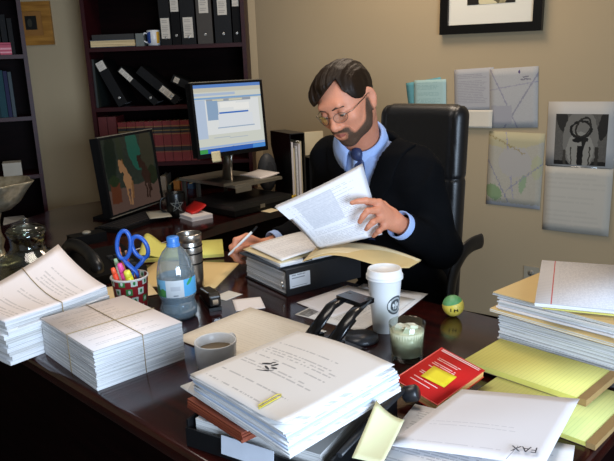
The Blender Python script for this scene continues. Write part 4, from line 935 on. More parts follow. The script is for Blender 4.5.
for q_ in ((.075, .145, .011, .0035, .5), (.092, .150, .008, .003, 1.2), (.088, .134, .010, .0025, -.3), (.101, .141, .007, .003, .2), (.082, .156, .005, .002, .9), (.098, .128, .012, .0012, .6), (.09, .122, .014, .0010, .35)): ink(q_[0]+lp.x-.088, q_[1]+lp.y-.141, *q_[2:])
obj('printed_logo', b, plain('#26262c', .7), ts)
b = B(); k0, k1 = (Matrix.Rotation(-AY, 3, 'Z') @ (T(x_, y_, .119)-A0) for x_, y_ in ((248, 414), (267, 404.5))); c0 = Vector(k0.xy)+Vector((.004, .016)); dc = Vector((k1-k0).xy).normalized(); pc = Vector((-dc.y, dc.x))
P = [(0, -.004), (.05, -.004), (.055, 0), (.05, .005), (.008, .005), (.004, .001), (.009, -.002), (.042, -.002)]
pts = []
for a_, b_ in P:
    w_ = c0+dc*a_+pc*b_; pts.append((w_.x, w_.y, tsh(min(1, max(0, w_.x/.268)), min(1, max(0, w_.y/PL)))+.0028))
tube(b, pts, .0009, 6); o = obj('paper_clip', b, plain('#d8c83a', .4)); tag(put(o, A0, AY), 'yellow paper clip on the first page of the near heap', 'clip')
# curled page hanging in the tray on the right
# yellow note, red book, pads, fax pages
E0 = T(352, 464, .056)
b = B(); sheet(b, .05, .128, lambda u, v: .006*v*v+.028*(1-u)**2*v, 8, 10, .0006); tag(put(obj('sticky_note', b, plain('#d8d9b0', .8, 0, .03)), (E0.x, E0.y, ZD+.0665), R_(-24)), 'pale yellow note leaning between the tray and the fax pages', 'note')
b0, b1, b2 = T(394, 379, .048), T(442, 347.5, .066), T(480, 374, .046)     # left, far and right corners of the cover
by = (b1-b0); BL = by.length; by.normalize(); bx = (b2-b1); bx = (bx-by*bx.dot(by)); BW = bx.length; bx.normalize(); BH = .018
brot = Matrix((bx, by, bx.cross(by))).transposed(); bo = b0-brot @ Vector((0, 0, BH))
t = thing('red_book', 'red softcover book with white title lines and a yellow note on it', 'book', bo, rot=brot.to_euler())
redc = plain('#c8201c', .35, 0, .05)
b = B(); box(b, 0, 0, 0, BW, BL, .001); box(b, 0, 0, BH-.001, BW, BL, BH); box(b, -.001, 0, 0, 0, BL, BH); obj('cover', b, redc, t)
b = B(); box(b, 0.001, .001, .001, BW-.002, BL-.001, BH-.001); obj('pages', b, edge_paper('#d9a86a', '#b5793c', 800), t)
b = B(); sheet(b, BW-.004, BL-.004, None, 2, 2, .0002, 0, .002, .002)
o = obj('title_print', b, printed('#c8201c', '#e8c9c4', 26, .16, .10, .80, .42, 2., 22, .9, gaps=.45), t); o.location.z = BH+.0001
for yy in (BL*.93, BL*.96): 
    b = B(); box(b, .006, yy, BH+.0004, BW-.008, yy+.0022, BH+.0006); obj('cover_line', b, plain('#e2c6c0', .6), t)
b = B(); sheet(b, .055, .048, lambda u, v: .002*(1-v)**2, 4, 4, .0004); tag(put(obj('sticky_note', b, plain('#e3cf1e', .7, 0, .03)), bo+brot @ Vector((BW*.30, BL*.28, BH+.0008)), rot=(brot @ Matrix.Rotation(R_(5), 3, 'Z')).to_euler()), 'bright yellow sticky note on the red book cover', 'note')
pad('lower yellow legal pad at the right end of the desk, half under another', (.307, 1.205), R_(-45.6), .258, .216, 0, .009, yel, 'x1', None, 'legal_pad', yel_g)
pad('upper yellow legal pad fanned over another one, beside the red book', (.337, 1.350), R_(-46.5), .274, .156, .0104, .023, yel, 'x1', None, 'legal_pad', yel_r)
FA, FB, FC, FD = T(386, 445, .040), T(544, 466, .038), T(579.5, 399, .046), T(462, 389.5, .050)
t = thing('fax_page', 'white fax cover page lying face up in the lower right corner, word upside down', 'paper', FA)
b = B(); patch(b, FA-FA, FB-FA, FC-FA, FD-FA, lambda u, v: Vector((0, 0, .006*math.sin(math.pi*u)*math.sin(math.pi*v))), 12, 10, .0007)
obj('page', b, printed('#dcd8da', '#a9a6ac', 40, .1, .10, .42, .5, 7., 40, .4, gaps=.6), t)
fyaw = math.atan2((FB-FA).y, (FB-FA).x)
lettering('printed_word', 'FAX', .023, plain('#33323a', .7), t, T(525.5, 449, .046)-FA, (0, 0, fyaw+math.pi+.06), .0001, .25)
b = B(); tube(b, [T(506, 459, .0452)-FA, T(518, 446, .0466)-FA], .0005, 4); obj('printed_line', b, plain('#6b6a72', .7), t)
G0 = T(415, 404, .03); gy = R_(-31); G0 = Vector((G0.x, G0.y, ZD))+Vector((-math.sin(gy), math.cos(gy), 0))*-.279
loose('ruled white form lying under the fax page, left of it', (G0.x, G0.y), gy, .216, .279, printed('#d9d9dc', '#8f9098', 34, .08, .05, .95, .48, 8., 40, .5, gaps=.2), .0262, lambda u, v: .003*v, 'fax_page')
H0 = T(398, 428, .03); hy = R_(-36)
loose('white page at the very front, under the ruled form', (H0.x+.01, H0.y-.155), R_(-26), .216, .20, TX_W, .0235, lambda u, v: .001*u, 'fax_page')
loose('small yellow slip beneath the fax page at its right edge', T(540, 461, .012)[:2], R_(20), .05, .06, yel, .0115)

# ------------------------------------------------------------------ file stack on the right
R0 = T(496, 343); RY = R_(-48)
R0 = Vector((R0.x, R0.y, ZD))
def rlay(name, label, cat, z0, z1, w, l, dx, dy, m, n, jit, dyaw=0., alt=None, seed=2):
    bb = B(); slabs(bb, w, l, 0, z1-z0, n, jit, .5, 0, alt, seed)
    off = Matrix.Rotation(RY, 3, 'Z') @ Vector((dx, dy, 0))
    return tag(put(obj(name, bb, m), R0+off+Vector((0, 0, z0)), RY+dyaw), label, cat)
rlay('paper_bundle', 'thick grey-white bundle of papers at the bottom of the right-hand file stack', 'papers', .0006, .073, .285, .20, .004, .004, [ed_w, ed_g], 26, .003, 0, [0, 0, 1], 4)
rlay('file_folder', 'thin dark maroon folder in the middle of the right-hand file stack', 'folder', .0735, .078, .285, .205, .002, 0, plain('#4a161c', .6), 2, .001)
rlay('manila_folder', 'manila folder sticking out in the middle of the right-hand file stack', 'folder', .0785, .088, .30, .215, -.016, -.006, [manila, ed_w], 5, .002, -.02, [0, 1, 0, 1, 0], 9)
rlay('paper_bundle', 'white papers between the two manila folders of the right-hand stack', 'papers', .0885, .121, .275, .20, .002, 0, [ed_w, white_pap, ed_g], 8, .004, .03, [0, 1, 0, 2], 12)
rlay('manila_folder', 'upper manila folder of the right-hand stack, showing beside the white pad', 'folder', .1215, .129, .295, .215, -.012, -.002, [manila, ed_w, ed_g], 4, .002, -.04, [1, 2, 1, 0], 14)
W0 = T(535, 303, .148); 
pad('yellow legal pad just under the white one on the right-hand stack', (W0.x+.02, W0.y+.006), R_(-24), .216, .30, .1296, .1375, yel, None)
pad('white ruled legal pad with a red margin line on top of the right-hand stack', (W0.x, W0.y), R_(-22), .22, .335, .1382, .1475, ed_w, None, None, 'legal_pad', ruled('#d8d6d8', '#a9acbc', 30, .15, False, '#6f7080'))
# ------------------------------------------------------------------ implicit surfaces
def f32(a): return np.asarray(a, dtype=np.float32)
def s_cap(p, a, b, ra, rb=None):
    a, b = f32(a), f32(b); rb = ra if rb is None else rb; ab = b-a
    t = np.clip(((p-a) @ ab)/max(1e-9, float(ab @ ab)), 0, 1)
    return np.linalg.norm(p-a-t[:, None]*ab, axis=1)-(ra+(rb-ra)*t)
def s_ell(p, c, r):
    q = p-f32(c); r = f32(r); k0 = np.linalg.norm(q/r, axis=1); k1 = np.linalg.norm(q/(r*r), axis=1)
    return k0*(k0-1)/np.maximum(k1, 1e-6)
def su(a, b, k):
    h = np.clip(.5+.5*(b-a)/k, 0, 1); return b+(a-b)*h-k*h*(1-h)
def ss(a, b, k):   # a minus b, rounded
    return -su(-a, b, k)
def s_poly(p, pts, rs, k):
    d = None
    for i in range(len(pts)-1):
        e = s_cap(p, pts[i], pts[i+1], rs[i], rs[i+1]); d = e if d is None else np.minimum(d, e) if k == 0 else su(d, e, k)
    return d
def mesh_sdf(name, fn, lo, hi, h, mat, parent, bs=12):
    lo, hi = np.array(lo, float), np.array(hi, float)
    nb = np.ceil((hi-lo)/h/bs).astype(int); n = nb*bs+1
    G = np.full(tuple(n), 1., np.float32)
    ib = np.stack(np.meshgrid(*[np.arange(k) for k in nb], indexing='ij'), -1).reshape(-1, 3)
    cen = lo+(ib+.5)*bs*h; vals = np.concatenate([fn(f32(c)) for c in np.array_split(cen, max(1, len(cen)//60000))])
    act = np.abs(vals) < bs*h*1.25
    for i in ib[(~act) & (vals < 0)]:
        G[i[0]*bs:i[0]*bs+bs+1, i[1]*bs:i[1]*bs+bs+1, i[2]*bs:i[2]*bs+bs+1] = -1
    loc = np.stack(np.meshgrid(*[np.arange(bs+1)]*3, indexing='ij'), -1).reshape(-1, 3)
    A = ib[act]
    for ch in np.array_split(A, max(1, len(A)//150)):
        idx = (ch[:, None, :]*bs+loc[None]).reshape(-1, 3)
        G[idx[:, 0], idx[:, 1], idx[:, 2]] = fn(f32(lo+idx*h))
    # surface nets
    S = G < 0; nx, ny, nz = n
    cs = np.zeros((nx-1, ny-1, nz-1), np.int8)
    for dx in (0, 1):
        for dy in (0, 1):
            for dz in (0, 1): cs += S[dx:nx-1+dx, dy:ny-1+dy, dz:nz-1+dz]
    ci = np.argwhere((cs > 0) & (cs < 8)); vid = np.full(cs.shape, -1, np.int64); vid[ci[:, 0], ci[:, 1], ci[:, 2]] = np.arange(len(ci))
    acc = np.zeros((len(ci), 3)); cnt = np.zeros(len(ci))
    cor = [(a, b, c) for a in (0, 1) for b in (0, 1) for c in (0, 1)]
    for a in cor:
        for ax in range(3):
            if a[ax]: continue
            b = list(a); b[ax] = 1
            va = G[ci[:, 0]+a[0], ci[:, 1]+a[1], ci[:, 2]+a[2]]; vb = G[ci[:, 0]+b[0], ci[:, 1]+b[1], ci[:, 2]+b[2]]
            m = (va < 0) != (vb < 0); t = np.where(m, va/np.where(m, va-vb, 1), 0)
            pt = np.tile(np.array(a, float), (len(ci), 1)); pt[:, ax] = t; acc[m] += pt[m]; cnt[m] += 1
    V = lo+(ci+acc/np.maximum(cnt, 1)[:, None])*h
    F = []
    for ax in range(3):
        u, v = (ax+1) % 3, (ax+2) % 3
        s0 = [slice(0, None)]*3; s1 = [slice(0, None)]*3; s0[ax] = slice(0, n[ax]-1); s1[ax] = slice(1, None)
        a, b = S[tuple(s0)], S[tuple(s1)]
        for flip, m in ((False, a & ~b), (True, ~a & b)):
            e = np.argwhere(m); e = e[(e[:, u] > 0) & (e[:, v] > 0) & (e[:, u] < n[u]-1) & (e[:, v] < n[v]-1)]
            def cell(du, dv):
                c = e.copy(); c[:, u] += du; c[:, v] += dv; return vid[c[:, 0], c[:, 1], c[:, 2]]
            q = np.stack([cell(-1, -1), cell(0, -1), cell(0, 0), cell(-1, 0)], 1)
            F.append(q[:, ::-1] if flip else q)
    F = np.concatenate(F); F = F[(F >= 0).all(1)]
    me = bpy.data.meshes.new(name); me.from_pydata(V.tolist(), [], F.tolist()); me.update()
    for p in me.polygons: p.use_smooth = True
    return link(name, me, mat, parent)

# ------------------------------------------------------------------ the man
PW = Vector((.365, 2.305, 0)); PSI = math.atan2(.694, -.72)
man = thing('person', 'man in a dark suit and tie with beard and glasses, writing and turning pages', 'person', PW, PSI)
RZ = Matrix.Rotation(-PSI, 3, 'Z')
def L3(w): return np.array(RZ @ (Vector(w)-PW))       # world -> the man's own frame (x his right, y forward)
def LD(x, y, d): return L3(D(x, y, d))
HS = .965
HC = LD(346.5, 101, 2.0)                               # middle of the head
fh = Vector((-.565, -.825, 0)).normalized(); pit = R_(27)
fv = Vector((fh.x*math.cos(pit), fh.y*math.cos(pit), -math.sin(pit))); uv_ = Vector((fh.x*math.sin(pit), fh.y*math.sin(pit), math.cos(pit))); rv = fv.cross(uv_)
rl = R_(11); uv_, rv = uv_*math.cos(rl)+rv*math.sin(rl), rv*math.cos(rl)-uv_*math.sin(rl)
HR = np.array([list(RZ @ rv), list(RZ @ fv), list(RZ @ uv_)])        # rows: head axes in the man's frame
HRf, HCf = f32(HR), f32(HC)
def hp(p): return ((p-HCf) @ HRf.T)/HS
def h2l(q): return HC + (np.array(q)*HS) @ HR
def sym(p): q = p.copy(); q[:, 0] = np.abs(q[:, 0]); return q
def head_sdf(q):
    a = sym(q)
    d = s_ell(q, (0, -.012, .034), (.0765, .097, .084))
    d = su(d, s_ell(q, (0, .022, -.010), (.068, .070, .085)), .03)
    d = su(d, s_ell(q, (0, .030, -.060), (.055, .056, .052)), .03)
    d = su(d, s_ell(a, (.040, .010, -.066), (.022, .034, .026)), .03)
    d = su(d, s_ell(q, (0, .070, -.098), (.024, .018, .017)), .028)
    d = su(d, s_ell(a, (.043, .062, -.022), (.023, .021, .020)), .022)
    d = su(d, s_cap(q, (-.030, .083, .030), (.030, .083, .030), .012), .018)
    d = ss(d, s_ell(a, (.031, .098, .006), (.018, .017, .011)), .016)
    d = su(d, s_ell(a, (.031, .077, .006), (.0145, .0135, .0125)), .004)
    d = su(d, s_cap(q, (0, .086, .014), (0, .107, -.026), .0075, .0105), .012)
    d = su(d, s_ell(q, (0, .109, -.031), (.0115, .011, .0095)), .008)
    d = su(d, s_ell(a, (.0125, .098, -.034), (.0075, .0105, .0075)), .006)
    d = su(d, s_ell(q, (0, .083, -.060), (.030, .015, .022)), .016)
    d = su(d, s_cap(a, (0, .0965, -.0585), (.020, .087, -.0565), .0050, .0028), .005)
    d = su(d, s_cap(a, (0, .0955, -.0675), (.018, .087, -.0640), .0058, .003), .005)
    d = ss(d, s_cap(a, (0, .1035, -.0627), (.024, .0905, -.0585), .0018, .0016), .004)
    # ears
    b = a-f32((.0765, -.014, -.010)); c_, s_ = math.cos(.32), math.sin(.32)
    b = np.stack([b[:, 0]*c_-(-b[:, 1])*s_*1., b[:, 1]*c_+b[:, 0]*s_, b[:, 2]], 1)
    e = s_ell(b, (0, 0, .002), (.0085, .0185, .032)); e = su(e, s_ell(b, (.0, .003, -.027), (.007, .010, .011)), .006)
    e = ss(e, s_ell(b, (.009, .003, .002), (.007, .0105, .020)), .004)
    return su(d, e, .006)
NB = np.array((.018, .235, 1.170)); NT_ = h2l((0, -.028, -.055))
SHL, SHR = np.array((-.180, .20, 1.085)), np.array((.184, .20, 1.10))
ELL, ELR = LD(442, 249, 2.06), L3((.09, 2.42, .86))
WRL, WRR = LD(395, 222, 1.915), LD(264, 247, 2.24)
dl = .03
HANDL = dict(mcp=[LD(379, 203, 1.878), LD(378, 210, 1.868), LD(380.5, 218, 1.870), LD(384.5, 225.5, 1.880)],
    pip=[LD(366, 200.5, 1.853), LD(367.5, 211, 1.842), LD(373, 222, 1.842), LD(379, 231, 1.855)],
    dip=[LD(358, 201.2, 1.848), LD(362.5, 217, 1.840), LD(368.5, 226.5, 1.842), LD(375.5, 234, 1.862)],
    tip=[LD(352, 202.8, 1.850), LD(359.8, 221.8, 1.846), LD(366.3, 229.3, 1.850), LD(373.5, 236, 1.872)],
    thumb=[LD(392, 214, 1.918), LD(383, 205, 1.922), LD(374, 202, 1.912), LD(367, 202.5, 1.900)], wrist=WRL)
HANDR = dict(mcp=[LD(247, 236.5, 2.190), LD(243, 240, 2.180), LD(241.5, 246.5, 2.178), LD(243.5, 253, 2.185)],
    pip=[LD(235.5, 240, 2.162), LD(231.5, 247, 2.157), LD(232, 254, 2.160), LD(236, 259, 2.170)],
    dip=[LD(234, 248, 2.150), LD(234, 255, 2.148), LD(237, 260, 2.156), LD(241, 262, 2.166)],
    tip=[LD(236, 253.5, 2.152), LD(238.5, 258.5, 2.155), LD(241.5, 261.5, 2.164), LD(245, 262.5, 2.174)],
    thumb=[LD(256, 249, 2.20), LD(248, 247, 2.168), LD(241.5, 248, 2.148), LD(236.5, 250.5, 2.138)], wrist=WRR)
def hand_sdf(p, H, k=1.):
    d = None
    for i in range(4):
        e = s_cap(p, H['wrist'], H['mcp'][i], .019*k, .0125*k); d = e if d is None else su(d, e, .014)
    r = [(.0108, .0092, .0082, .0068), (.0112, .0096, .0085, .0070), (.0106, .0090, .0080, .0066), (.0094, .0080, .0072, .0060)]
    for i in range(4):
        d = su(d, s_poly(p, [H['mcp'][i], H['pip'][i], H['dip'][i], H['tip'][i]], [x*k for x in r[i]], 0), .006)
        d = su(d, s_ell(p, H['pip'][i], (.0096*k,)*3), .003)
    e = s_poly(p, H['thumb'], [.0165*k, .0125*k, .0108*k, .0085*k], .004)
    d = su(d, s_cap(p, H['wrist'], H['thumb'][0], .02*k, .0165*k), .012); return su(d, e, .010)
def torso_sdf(p, inf=0.):
    d = s_ell(p, (0, .165, .98), (.182, .118, .205))
    d = su(d, s_ell(p, (0, .085, .78), (.168, .128, .19)), .08)
    d = su(d, s_ell(p, (0, .01, .59), (.180, .140, .115)), .07)
    d = su(d, s_cap(p, SHL+np.array((.02, 0, 0)), SHR-np.array((.02, 0, 0)), .066), .06)
    return d-inf
def tube_sdf(p, inf=0.): return s_cap(p, NB, NT_, .060, .056)-inf
def neck_sdf(p, inf=0., tr=.045): return su(tube_sdf(p, inf), s_cap(p, NB+np.array((-.11, -.02, -.062)), NB+np.array((.11, -.02, -.062)), tr)-inf, .06)
def arm_sdf(p, S, E_, W_, r0, r1, r2, inf=0.): return su(s_cap(p, S, E_, r0, r1), s_cap(p, E_, W_, r1, r2), .03)-inf
HIP = [np.array((s*.095, .02, .575)) for s in (-1, 1)]; KNE = [np.array((s*.115, .455, .555)) for s in (-1, 1)]; ANK = [np.array((s*.12, .40, .095)) for s in (-1, 1)]
def body(p):
    out = np.full(len(p), 9., np.float32)
    d = torso_sdf(p, -.012); d = su(d, neck_sdf(p, 0., .030), .02)
    for S, E_, W_ in ((SHL, ELL, WRL), (SHR, ELR, WRR)): d = su(d, arm_sdf(p, S, E_, W_, .05, .042, .026), .03)
    for s in (0, 1):
        d = su(d, su(s_cap(p, HIP[s], KNE[s], .078, .055), s_cap(p, KNE[s], ANK[s], .055, .04), .03), .03)
    m = np.linalg.norm(p-f32(HC), axis=1) < .24
    if m.any():
        hd = head_sdf(hp(p[m]))*HS; d[m] = su(d[m], hd, .018)
    for H in (HANDL, HANDR):
        m = np.linalg.norm(p-f32(H['mcp'][1]), axis=1) < .19
        if m.any(): d[m] = su(d[m], hand_sdf(p[m], H, 1.02), .014)
    return d
skin = NT('skin', .52, 0, .35); n1, n2 = skin.noise(26, 4), skin.noise(190, 3)
skc = skin.mix(n1, '#c77f60', '#dd9c7c'); skin.base(skin.mix(skin.math('MULTIPLY', n2, .35), skc, '#b06048')); skin.b.inputs['Subsurface Weight'].default_value = .08; skin.b.inputs['Subsurface Radius'].default_value = (.012, .005, .003); skin.bump(n2, .12, .001)
lo = np.minimum.reduce([HC-.17, WRL-.25, WRR-.25, np.array((-.32, -.16, .03))]); hi = np.maximum.reduce([HC+.17, WRL+.25, WRR+.25, np.array((.32, .62, 1.2))])
lo[2] = .03
bo_ = mesh_sdf('body', body, lo, hi, .0032, skin.m, man)
# eyes
eyeM = NT('eye_white', .2); eyeM.base('#cfc6bd'); eyeM.noise(5)
# hair
def strand(q, f, amp): return amp*(np.sin(q[:, 0]*f+9*q[:, 2]+14*q[:, 1])*.5+np.sin(q[:, 0]*f*2.3-20*q[:, 2]+33*q[:, 1]+1.)*.35+np.sin(q[:, 1]*f*.7+q[:, 2]*41)*.25)
def hair(p):
    q = hp(p); a = sym(q)
    d = s_ell(q, (0, -.014, .034), (.0765, .097, .084))-.005
    d = su(d, s_ell(q, (0, .022, .05), (.064, .060, .060))-.003, .03)
    d = su(d, s_ell(q, (.047, .052, .062), (.026, .040, .032)), .02)       # full wave over his right temple
    d = su(d, s_ell(q, (.058, .058, .045), (.012, .020, .024)), .012)
    d = su(d, s_ell(q, (.0, .03, .094), (.045, .055, .022)), .02)
    d = d - strand(q, 250, .0022)
    xx = q[:, 0]+.042; vv = np.maximum((q[:, 2]-.100+np.where(xx > 0, .62, 3.0)*np.abs(xx))*.7, -(q[:, 1]-.020+.6*np.maximum(0, -q[:, 0]-.03))); face = np.maximum(vv, -(q[:, 2]+.03))   # the bare forehead, an upside-down V
    face = np.minimum(face, s_ell(a, (.045, .085, -.045), (.040, .065, .075)))
    side = s_ell(a, (.078, .006, -.040), (.03, .030, .050))                # around the ears
    d = ss(d, face, .006); d = ss(d, side, .005)
    d = np.maximum(d, -(q[:, 2]+.060-.25*np.maximum(0, q[:, 1]+.01)))       # nape
    return d*HS
hm = NT('brown_hair', .5, 0, .16); hn = hm.noise(1, 4, hm.stretch(260, 60, 45)); hn2 = hm.noise(30, 2)
hcol = hm.mix(hn, '#0c0805', '#23170f'); hm.base(hm.mix(hm.math('MULTIPLY', hn2, .3), hcol, '#3d2a18')); hm.bump(hn, .6, .003)
mesh_sdf('hair', hair, HC-.165, HC+.165, .0028, hm.m, man)
BJ, BR = [(.072, .004, -.006), (.066, .012, -.045), (.050, .040, -.082), (.022, .078, -.104), (0, .088, -.106)], [.013, .021, .029, .032, .031]
BM = ((0, .104, -.0455), (.024, .093, -.051), .0125, .013)
def beard(p):
    q = hp(p); a = sym(q)
    d = head_sdf(q)-.0020-.0008*np.sin(a[:, 0]*700+a[:, 2]*300)*np.sin(a[:, 2]*610+a[:, 1]*500)
    r = s_poly(a, BJ, BR, .01)
    r = su(r, s_cap(a, *BM), .004)
    r = su(r, s_cap(a, (.026, .088, -.052), (.026, .080, -.088), .013, .020), .006)
    r = ss(r, s_ell(q, (0, .100, -.0625), (.021, .03, .0058)), .002)
    return np.maximum(d, r)*HS
def beard_region(p):
    q = hp(p); a = sym(q)
    r = s_poly(a, BJ, BR, .01); r = su(r, s_cap(a, *BM), .004); r = su(r, s_cap(a, (.026, .088, -.052), (.026, .080, -.088), .013, .020), .006); return ss(r, s_ell(q, (0, .100, -.0625), (.021, .03, .0058)), .002)
bmx = NT('brown_grey_beard', .7, 0, .3); bn = bmx.noise(420, 3); bn2 = bmx.noise(45, 2)
at_ = bmx.new('ShaderNodeAttribute', attribute_name='beard_amount'); bcol = bmx.mix(bmx.math('MULTIPLY', bn2, .5), bmx.mix(bn, '#20150f', '#47331f'), '#5a4c40')
bf = bmx.math('MULTIPLY', at_.outputs['Fac'], bmx.math('MULTIPLY_ADD', bn, .9, .55)); bf = bmx.math('MINIMUM', bf, .96); bmx.base(bmx.mix(bf, '#c58060', bcol)); bmx.bump(bn, .8, .002)
bd = mesh_sdf('beard', beard, HC-.165, HC+.165, .0024, bmx.m, man)
co_ = f32([v.co[:] for v in bd.data.vertices]); den = np.clip((-beard_region(co_))/.0065, 0, 1); at2 = bd.data.attributes.new('beard_amount', 'FLOAT', 'POINT'); at2.data.foreach_set('value', den.astype(np.float32))
def brow(p):
    q = hp(p); a = sym(q); d = head_sdf(q)-.0028
    return np.maximum(d, s_poly(a, [(.012, .095, .0225), (.028, .094, .0275), (.046, .082, .022)], [.0032, .0038, .0025], 0))*HS
mesh_sdf('eyebrows', brow, HC-.15, HC+.15, .0022, plain('#3a281b', .7), man)
def lips(p):
    q = hp(p); a = sym(q); d = head_sdf(q)-.0008
    return np.maximum(d, s_ell(q, (0, .098, -.0628), (.0215, .03, .0062)))*HS
mesh_sdf('lips', lips, HC-.15, HC+.15, .0022, plain('#a05a4c', .45), man)
def hloc(q): return tuple(h2l(q))
for s in (-1, 1):
    b = B(); ball(b, hloc((s*.031, .0775, .0045)), .0132*HS, 18); e = obj('eye', b, eyeM.m, man)
    b = B(); ball(b, hloc((s*.031, .0865, -.0008)), .0062*HS, 14); obj('iris', b, plain('#2c2a22', .2), e)
    # upper lid, lowered over the eye
    def lid(p, s=s):
        q = hp(p); d = s_ell(q, (s*.031, .0772, .005), (.0150, .0145, .0142)); d = np.maximum(d, -(q[:, 2]-.0005+.35*(q[:, 1]-.0772)*0))
        return d*HS
    c_ = np.array(hloc((s*.031, .0775, .005))); mesh_sdf('eyelid', lid, c_-.025, c_+.025, .0018, skin.m, man)
# glasses
t = obj('glasses', (lambda b: (tube(b, [hloc((x, .1085-.35*abs(x)*abs(x)/.05+.002, .0055)) for x in (-.010, -.004, .004, .010)], .0010, 6), b)[1])(B()), plain('#6d675c', .3, .9), man)
wire = plain('#6d675c', .3, .9)
for s in (-1, 1):
    pts = []
    for k in range(25):
        a = 2*math.pi*k/24; x = s*(.032+.0215*math.cos(a)); z = -.003+.0155*math.sin(a)*(1 if math.sin(a) > 0 else 1.05)
        pts.append((x, .1075-.0135*(abs(x)/.05)**2, z))
    b = B(); tube(b, [hloc(q) for q in pts], .00085, 6, 0, False); obj('lens_rim', b, wire, t)
    b = B(); vs = [b.verts.new(hloc(q)) for q in pts[:-1]]; b.faces.new(vs); vs2 = [b.verts.new(hloc((q[0], q[1]-.0012, q[2]))) for q in pts[:-1]]; b.faces.new(vs2[::-1])
    for k in range(24): b.faces.new((vs[k], vs2[k], vs2[(k+1) % 24], vs[(k+1) % 24]))
    obj('lens', b, thin_glass('lens_glass', '#fbfbfa', .03), t)
    b = B(); tube(b, [hloc(q) for q in ((s*.0535, .094, .003), (s*.069, .080, .004), (s*.0785, .02, .006), (s*.080, -.008, .008), (s*.079, -.028, -.006))], .0012, 6); obj('temple_arm', b, wire, t)
# clothes
def vcut(p, z0=.905, slope=.33, push=0.):
    v = np.abs(p[:, 0]+.012)-(p[:, 2]-z0)*slope-push
    return np.maximum(v*.96, -(p[:, 1]-.20))
def folds(p, amp): return amp*(np.sin(p[:, 2]*46+p[:, 0]*30+p[:, 1]*18)*.5+np.sin(p[:, 2]*83-p[:, 1]*55+p[:, 0]*21)*.3+np.sin(p[:, 0]*61+p[:, 1]*72)*.3)
CL, CR = ELL+(WRL-ELL)*.84, ELR+(WRR-ELR)*.80
def jacket_raw(p, inf=0.):
    d = torso_sdf(p, .010)
    d = su(d, s_cap(p, NB+np.array((-.13, -.03, -.055)), NB+np.array((.13, -.03, -.055)), .052), .05)
    d = su(d, s_cap(p, NB+np.array((-.055, -.035, -.01)), NB+np.array((.055, -.035, -.01)), .045), .04)
    for S, E_, W_ in ((SHL, ELL, CL), (SHR, ELR, CR)):
        ax = (W_-E_)/np.linalg.norm(W_-E_); a = su(s_cap(p, S, E_, .072, .058), s_cap(p, E_, W_+ax*.06, .060, .047), .03)
        a = np.maximum(a, (p-f32(W_)) @ f32(ax)); d = su(d, a, .028)
    return d-folds(p, .0035)-inf
def jacket(p):
    d = jacket_raw(p)
    d = ss(d, vcut(p), .004); d = np.maximum(d, -tube_sdf(p, .016)); d = np.maximum(d, .60-p[:, 2])
    return d
suit = NT('charcoal_wool', .9, 0, .06); suit.base(suit.mix(suit.noise(500, 2), '#070708', '#0e0f12')); suit.bump(suit.noise(900, 1), .15, .0006); suit = suit.m
jl, jh = np.array((-.36, -.18, .56)), np.array((.36, .58, 1.26))
jl = np.minimum(jl, np.minimum(ELL, ELR)-.1); jh = np.maximum(jh, np.maximum(CL, CR)+.08)
jk = mesh_sdf('suit_jacket', jacket, jl, jh, .006, suit, man)
for s in (-1, 1):
    def lap(p, s=s):
        d = jacket_raw(p, .005); v = np.abs(p[:, 0]+.012)-(p[:, 2]-.905)*.33; w = .012+np.clip((p[:, 2]-.91)*.42, 0, .060)
        d = np.maximum(d, -(jacket_raw(p, -.004))); d = np.maximum(d, np.maximum(-v-.002, v-w)); d = np.maximum(d, -(p[:, 1]-.20)); d = np.maximum(d, -(s*(p[:, 0]+.012)))
        d = np.maximum(d, -tube_sdf(p, .016)); return np.maximum(d, .92-p[:, 2])
    mesh_sdf('lapel', lap, (-.2, .15, .88), (.2, .42, 1.22), .0045, suit, jk)
for k, z in enumerate((.87, .80)):
    yy = .30; 
    for y in np.linspace(.42, .1, 65):
        if jacket_raw(f32([[-.012, y, z]]))[0] < 0: yy = y; break
    b = B(); lathe(b, [(.009, 0), (.010, .002), (.009, .004), (0, .0035)], 16); o = obj('button', b, black, jk); o.location = (-.012, yy, z); o.rotation_euler = (R_(-80), 0, 0)
shirtM = NT('blue_shirt_cloth', .75, 0, .2); shirtM.base(shirtM.mix(shirtM.noise(300, 2), '#93abdc', '#a9bfe8')); shirtM = shirtM.m
def shirt(p):
    d = torso_sdf(p, .001); d = su(d, neck_sdf(p, .004), .03); d = np.maximum(d, vcut(p, .86, .36, .02)); n_ = f32(NT_-NB); n_ /= np.linalg.norm(n_)
    return np.maximum(d, (p-f32(NB)) @ n_-.028)
sh = mesh_sdf('shirt', shirt, (-.25, .1, .84), (.25, .48, 1.3), .005, shirtM, man)
def tie(p):
    d = su(torso_sdf(p, .001), neck_sdf(p, .004), .03)-.007; w = .014+np.clip((1.13-p[:, 2])*.12, 0, .03)
    d = np.maximum(d, np.abs(p[:, 0]+.014)-w); d = np.maximum(d, -(p[:, 1]-.22)); d = np.maximum(d, p[:, 2]-KN[2])
    return su(d, s_ell(p, KN, (.021, .016, .022)), .006)
# where the shirt front meets the collar
KN = NB+np.array((-.012, .075, .0)); 
for y in np.linspace(.5, .2, 120):
    if su(torso_sdf(f32([[-.012, y, 1.145]]), .001), neck_sdf(f32([[-.012, y, 1.145]]), .004), .03)[0] < 0: KN = np.array((-.014, y+.006, 1.145)); break
tm = NT('dark_blue_tie', .5, 0, .4); tm.base(tm.mix(tm.noise(160, 2), '#1b2340', '#39466e')); 
mesh_sdf('tie', tie, (-.1, .15, .86), (.1, .5, 1.2), .0035, tm.m, man)
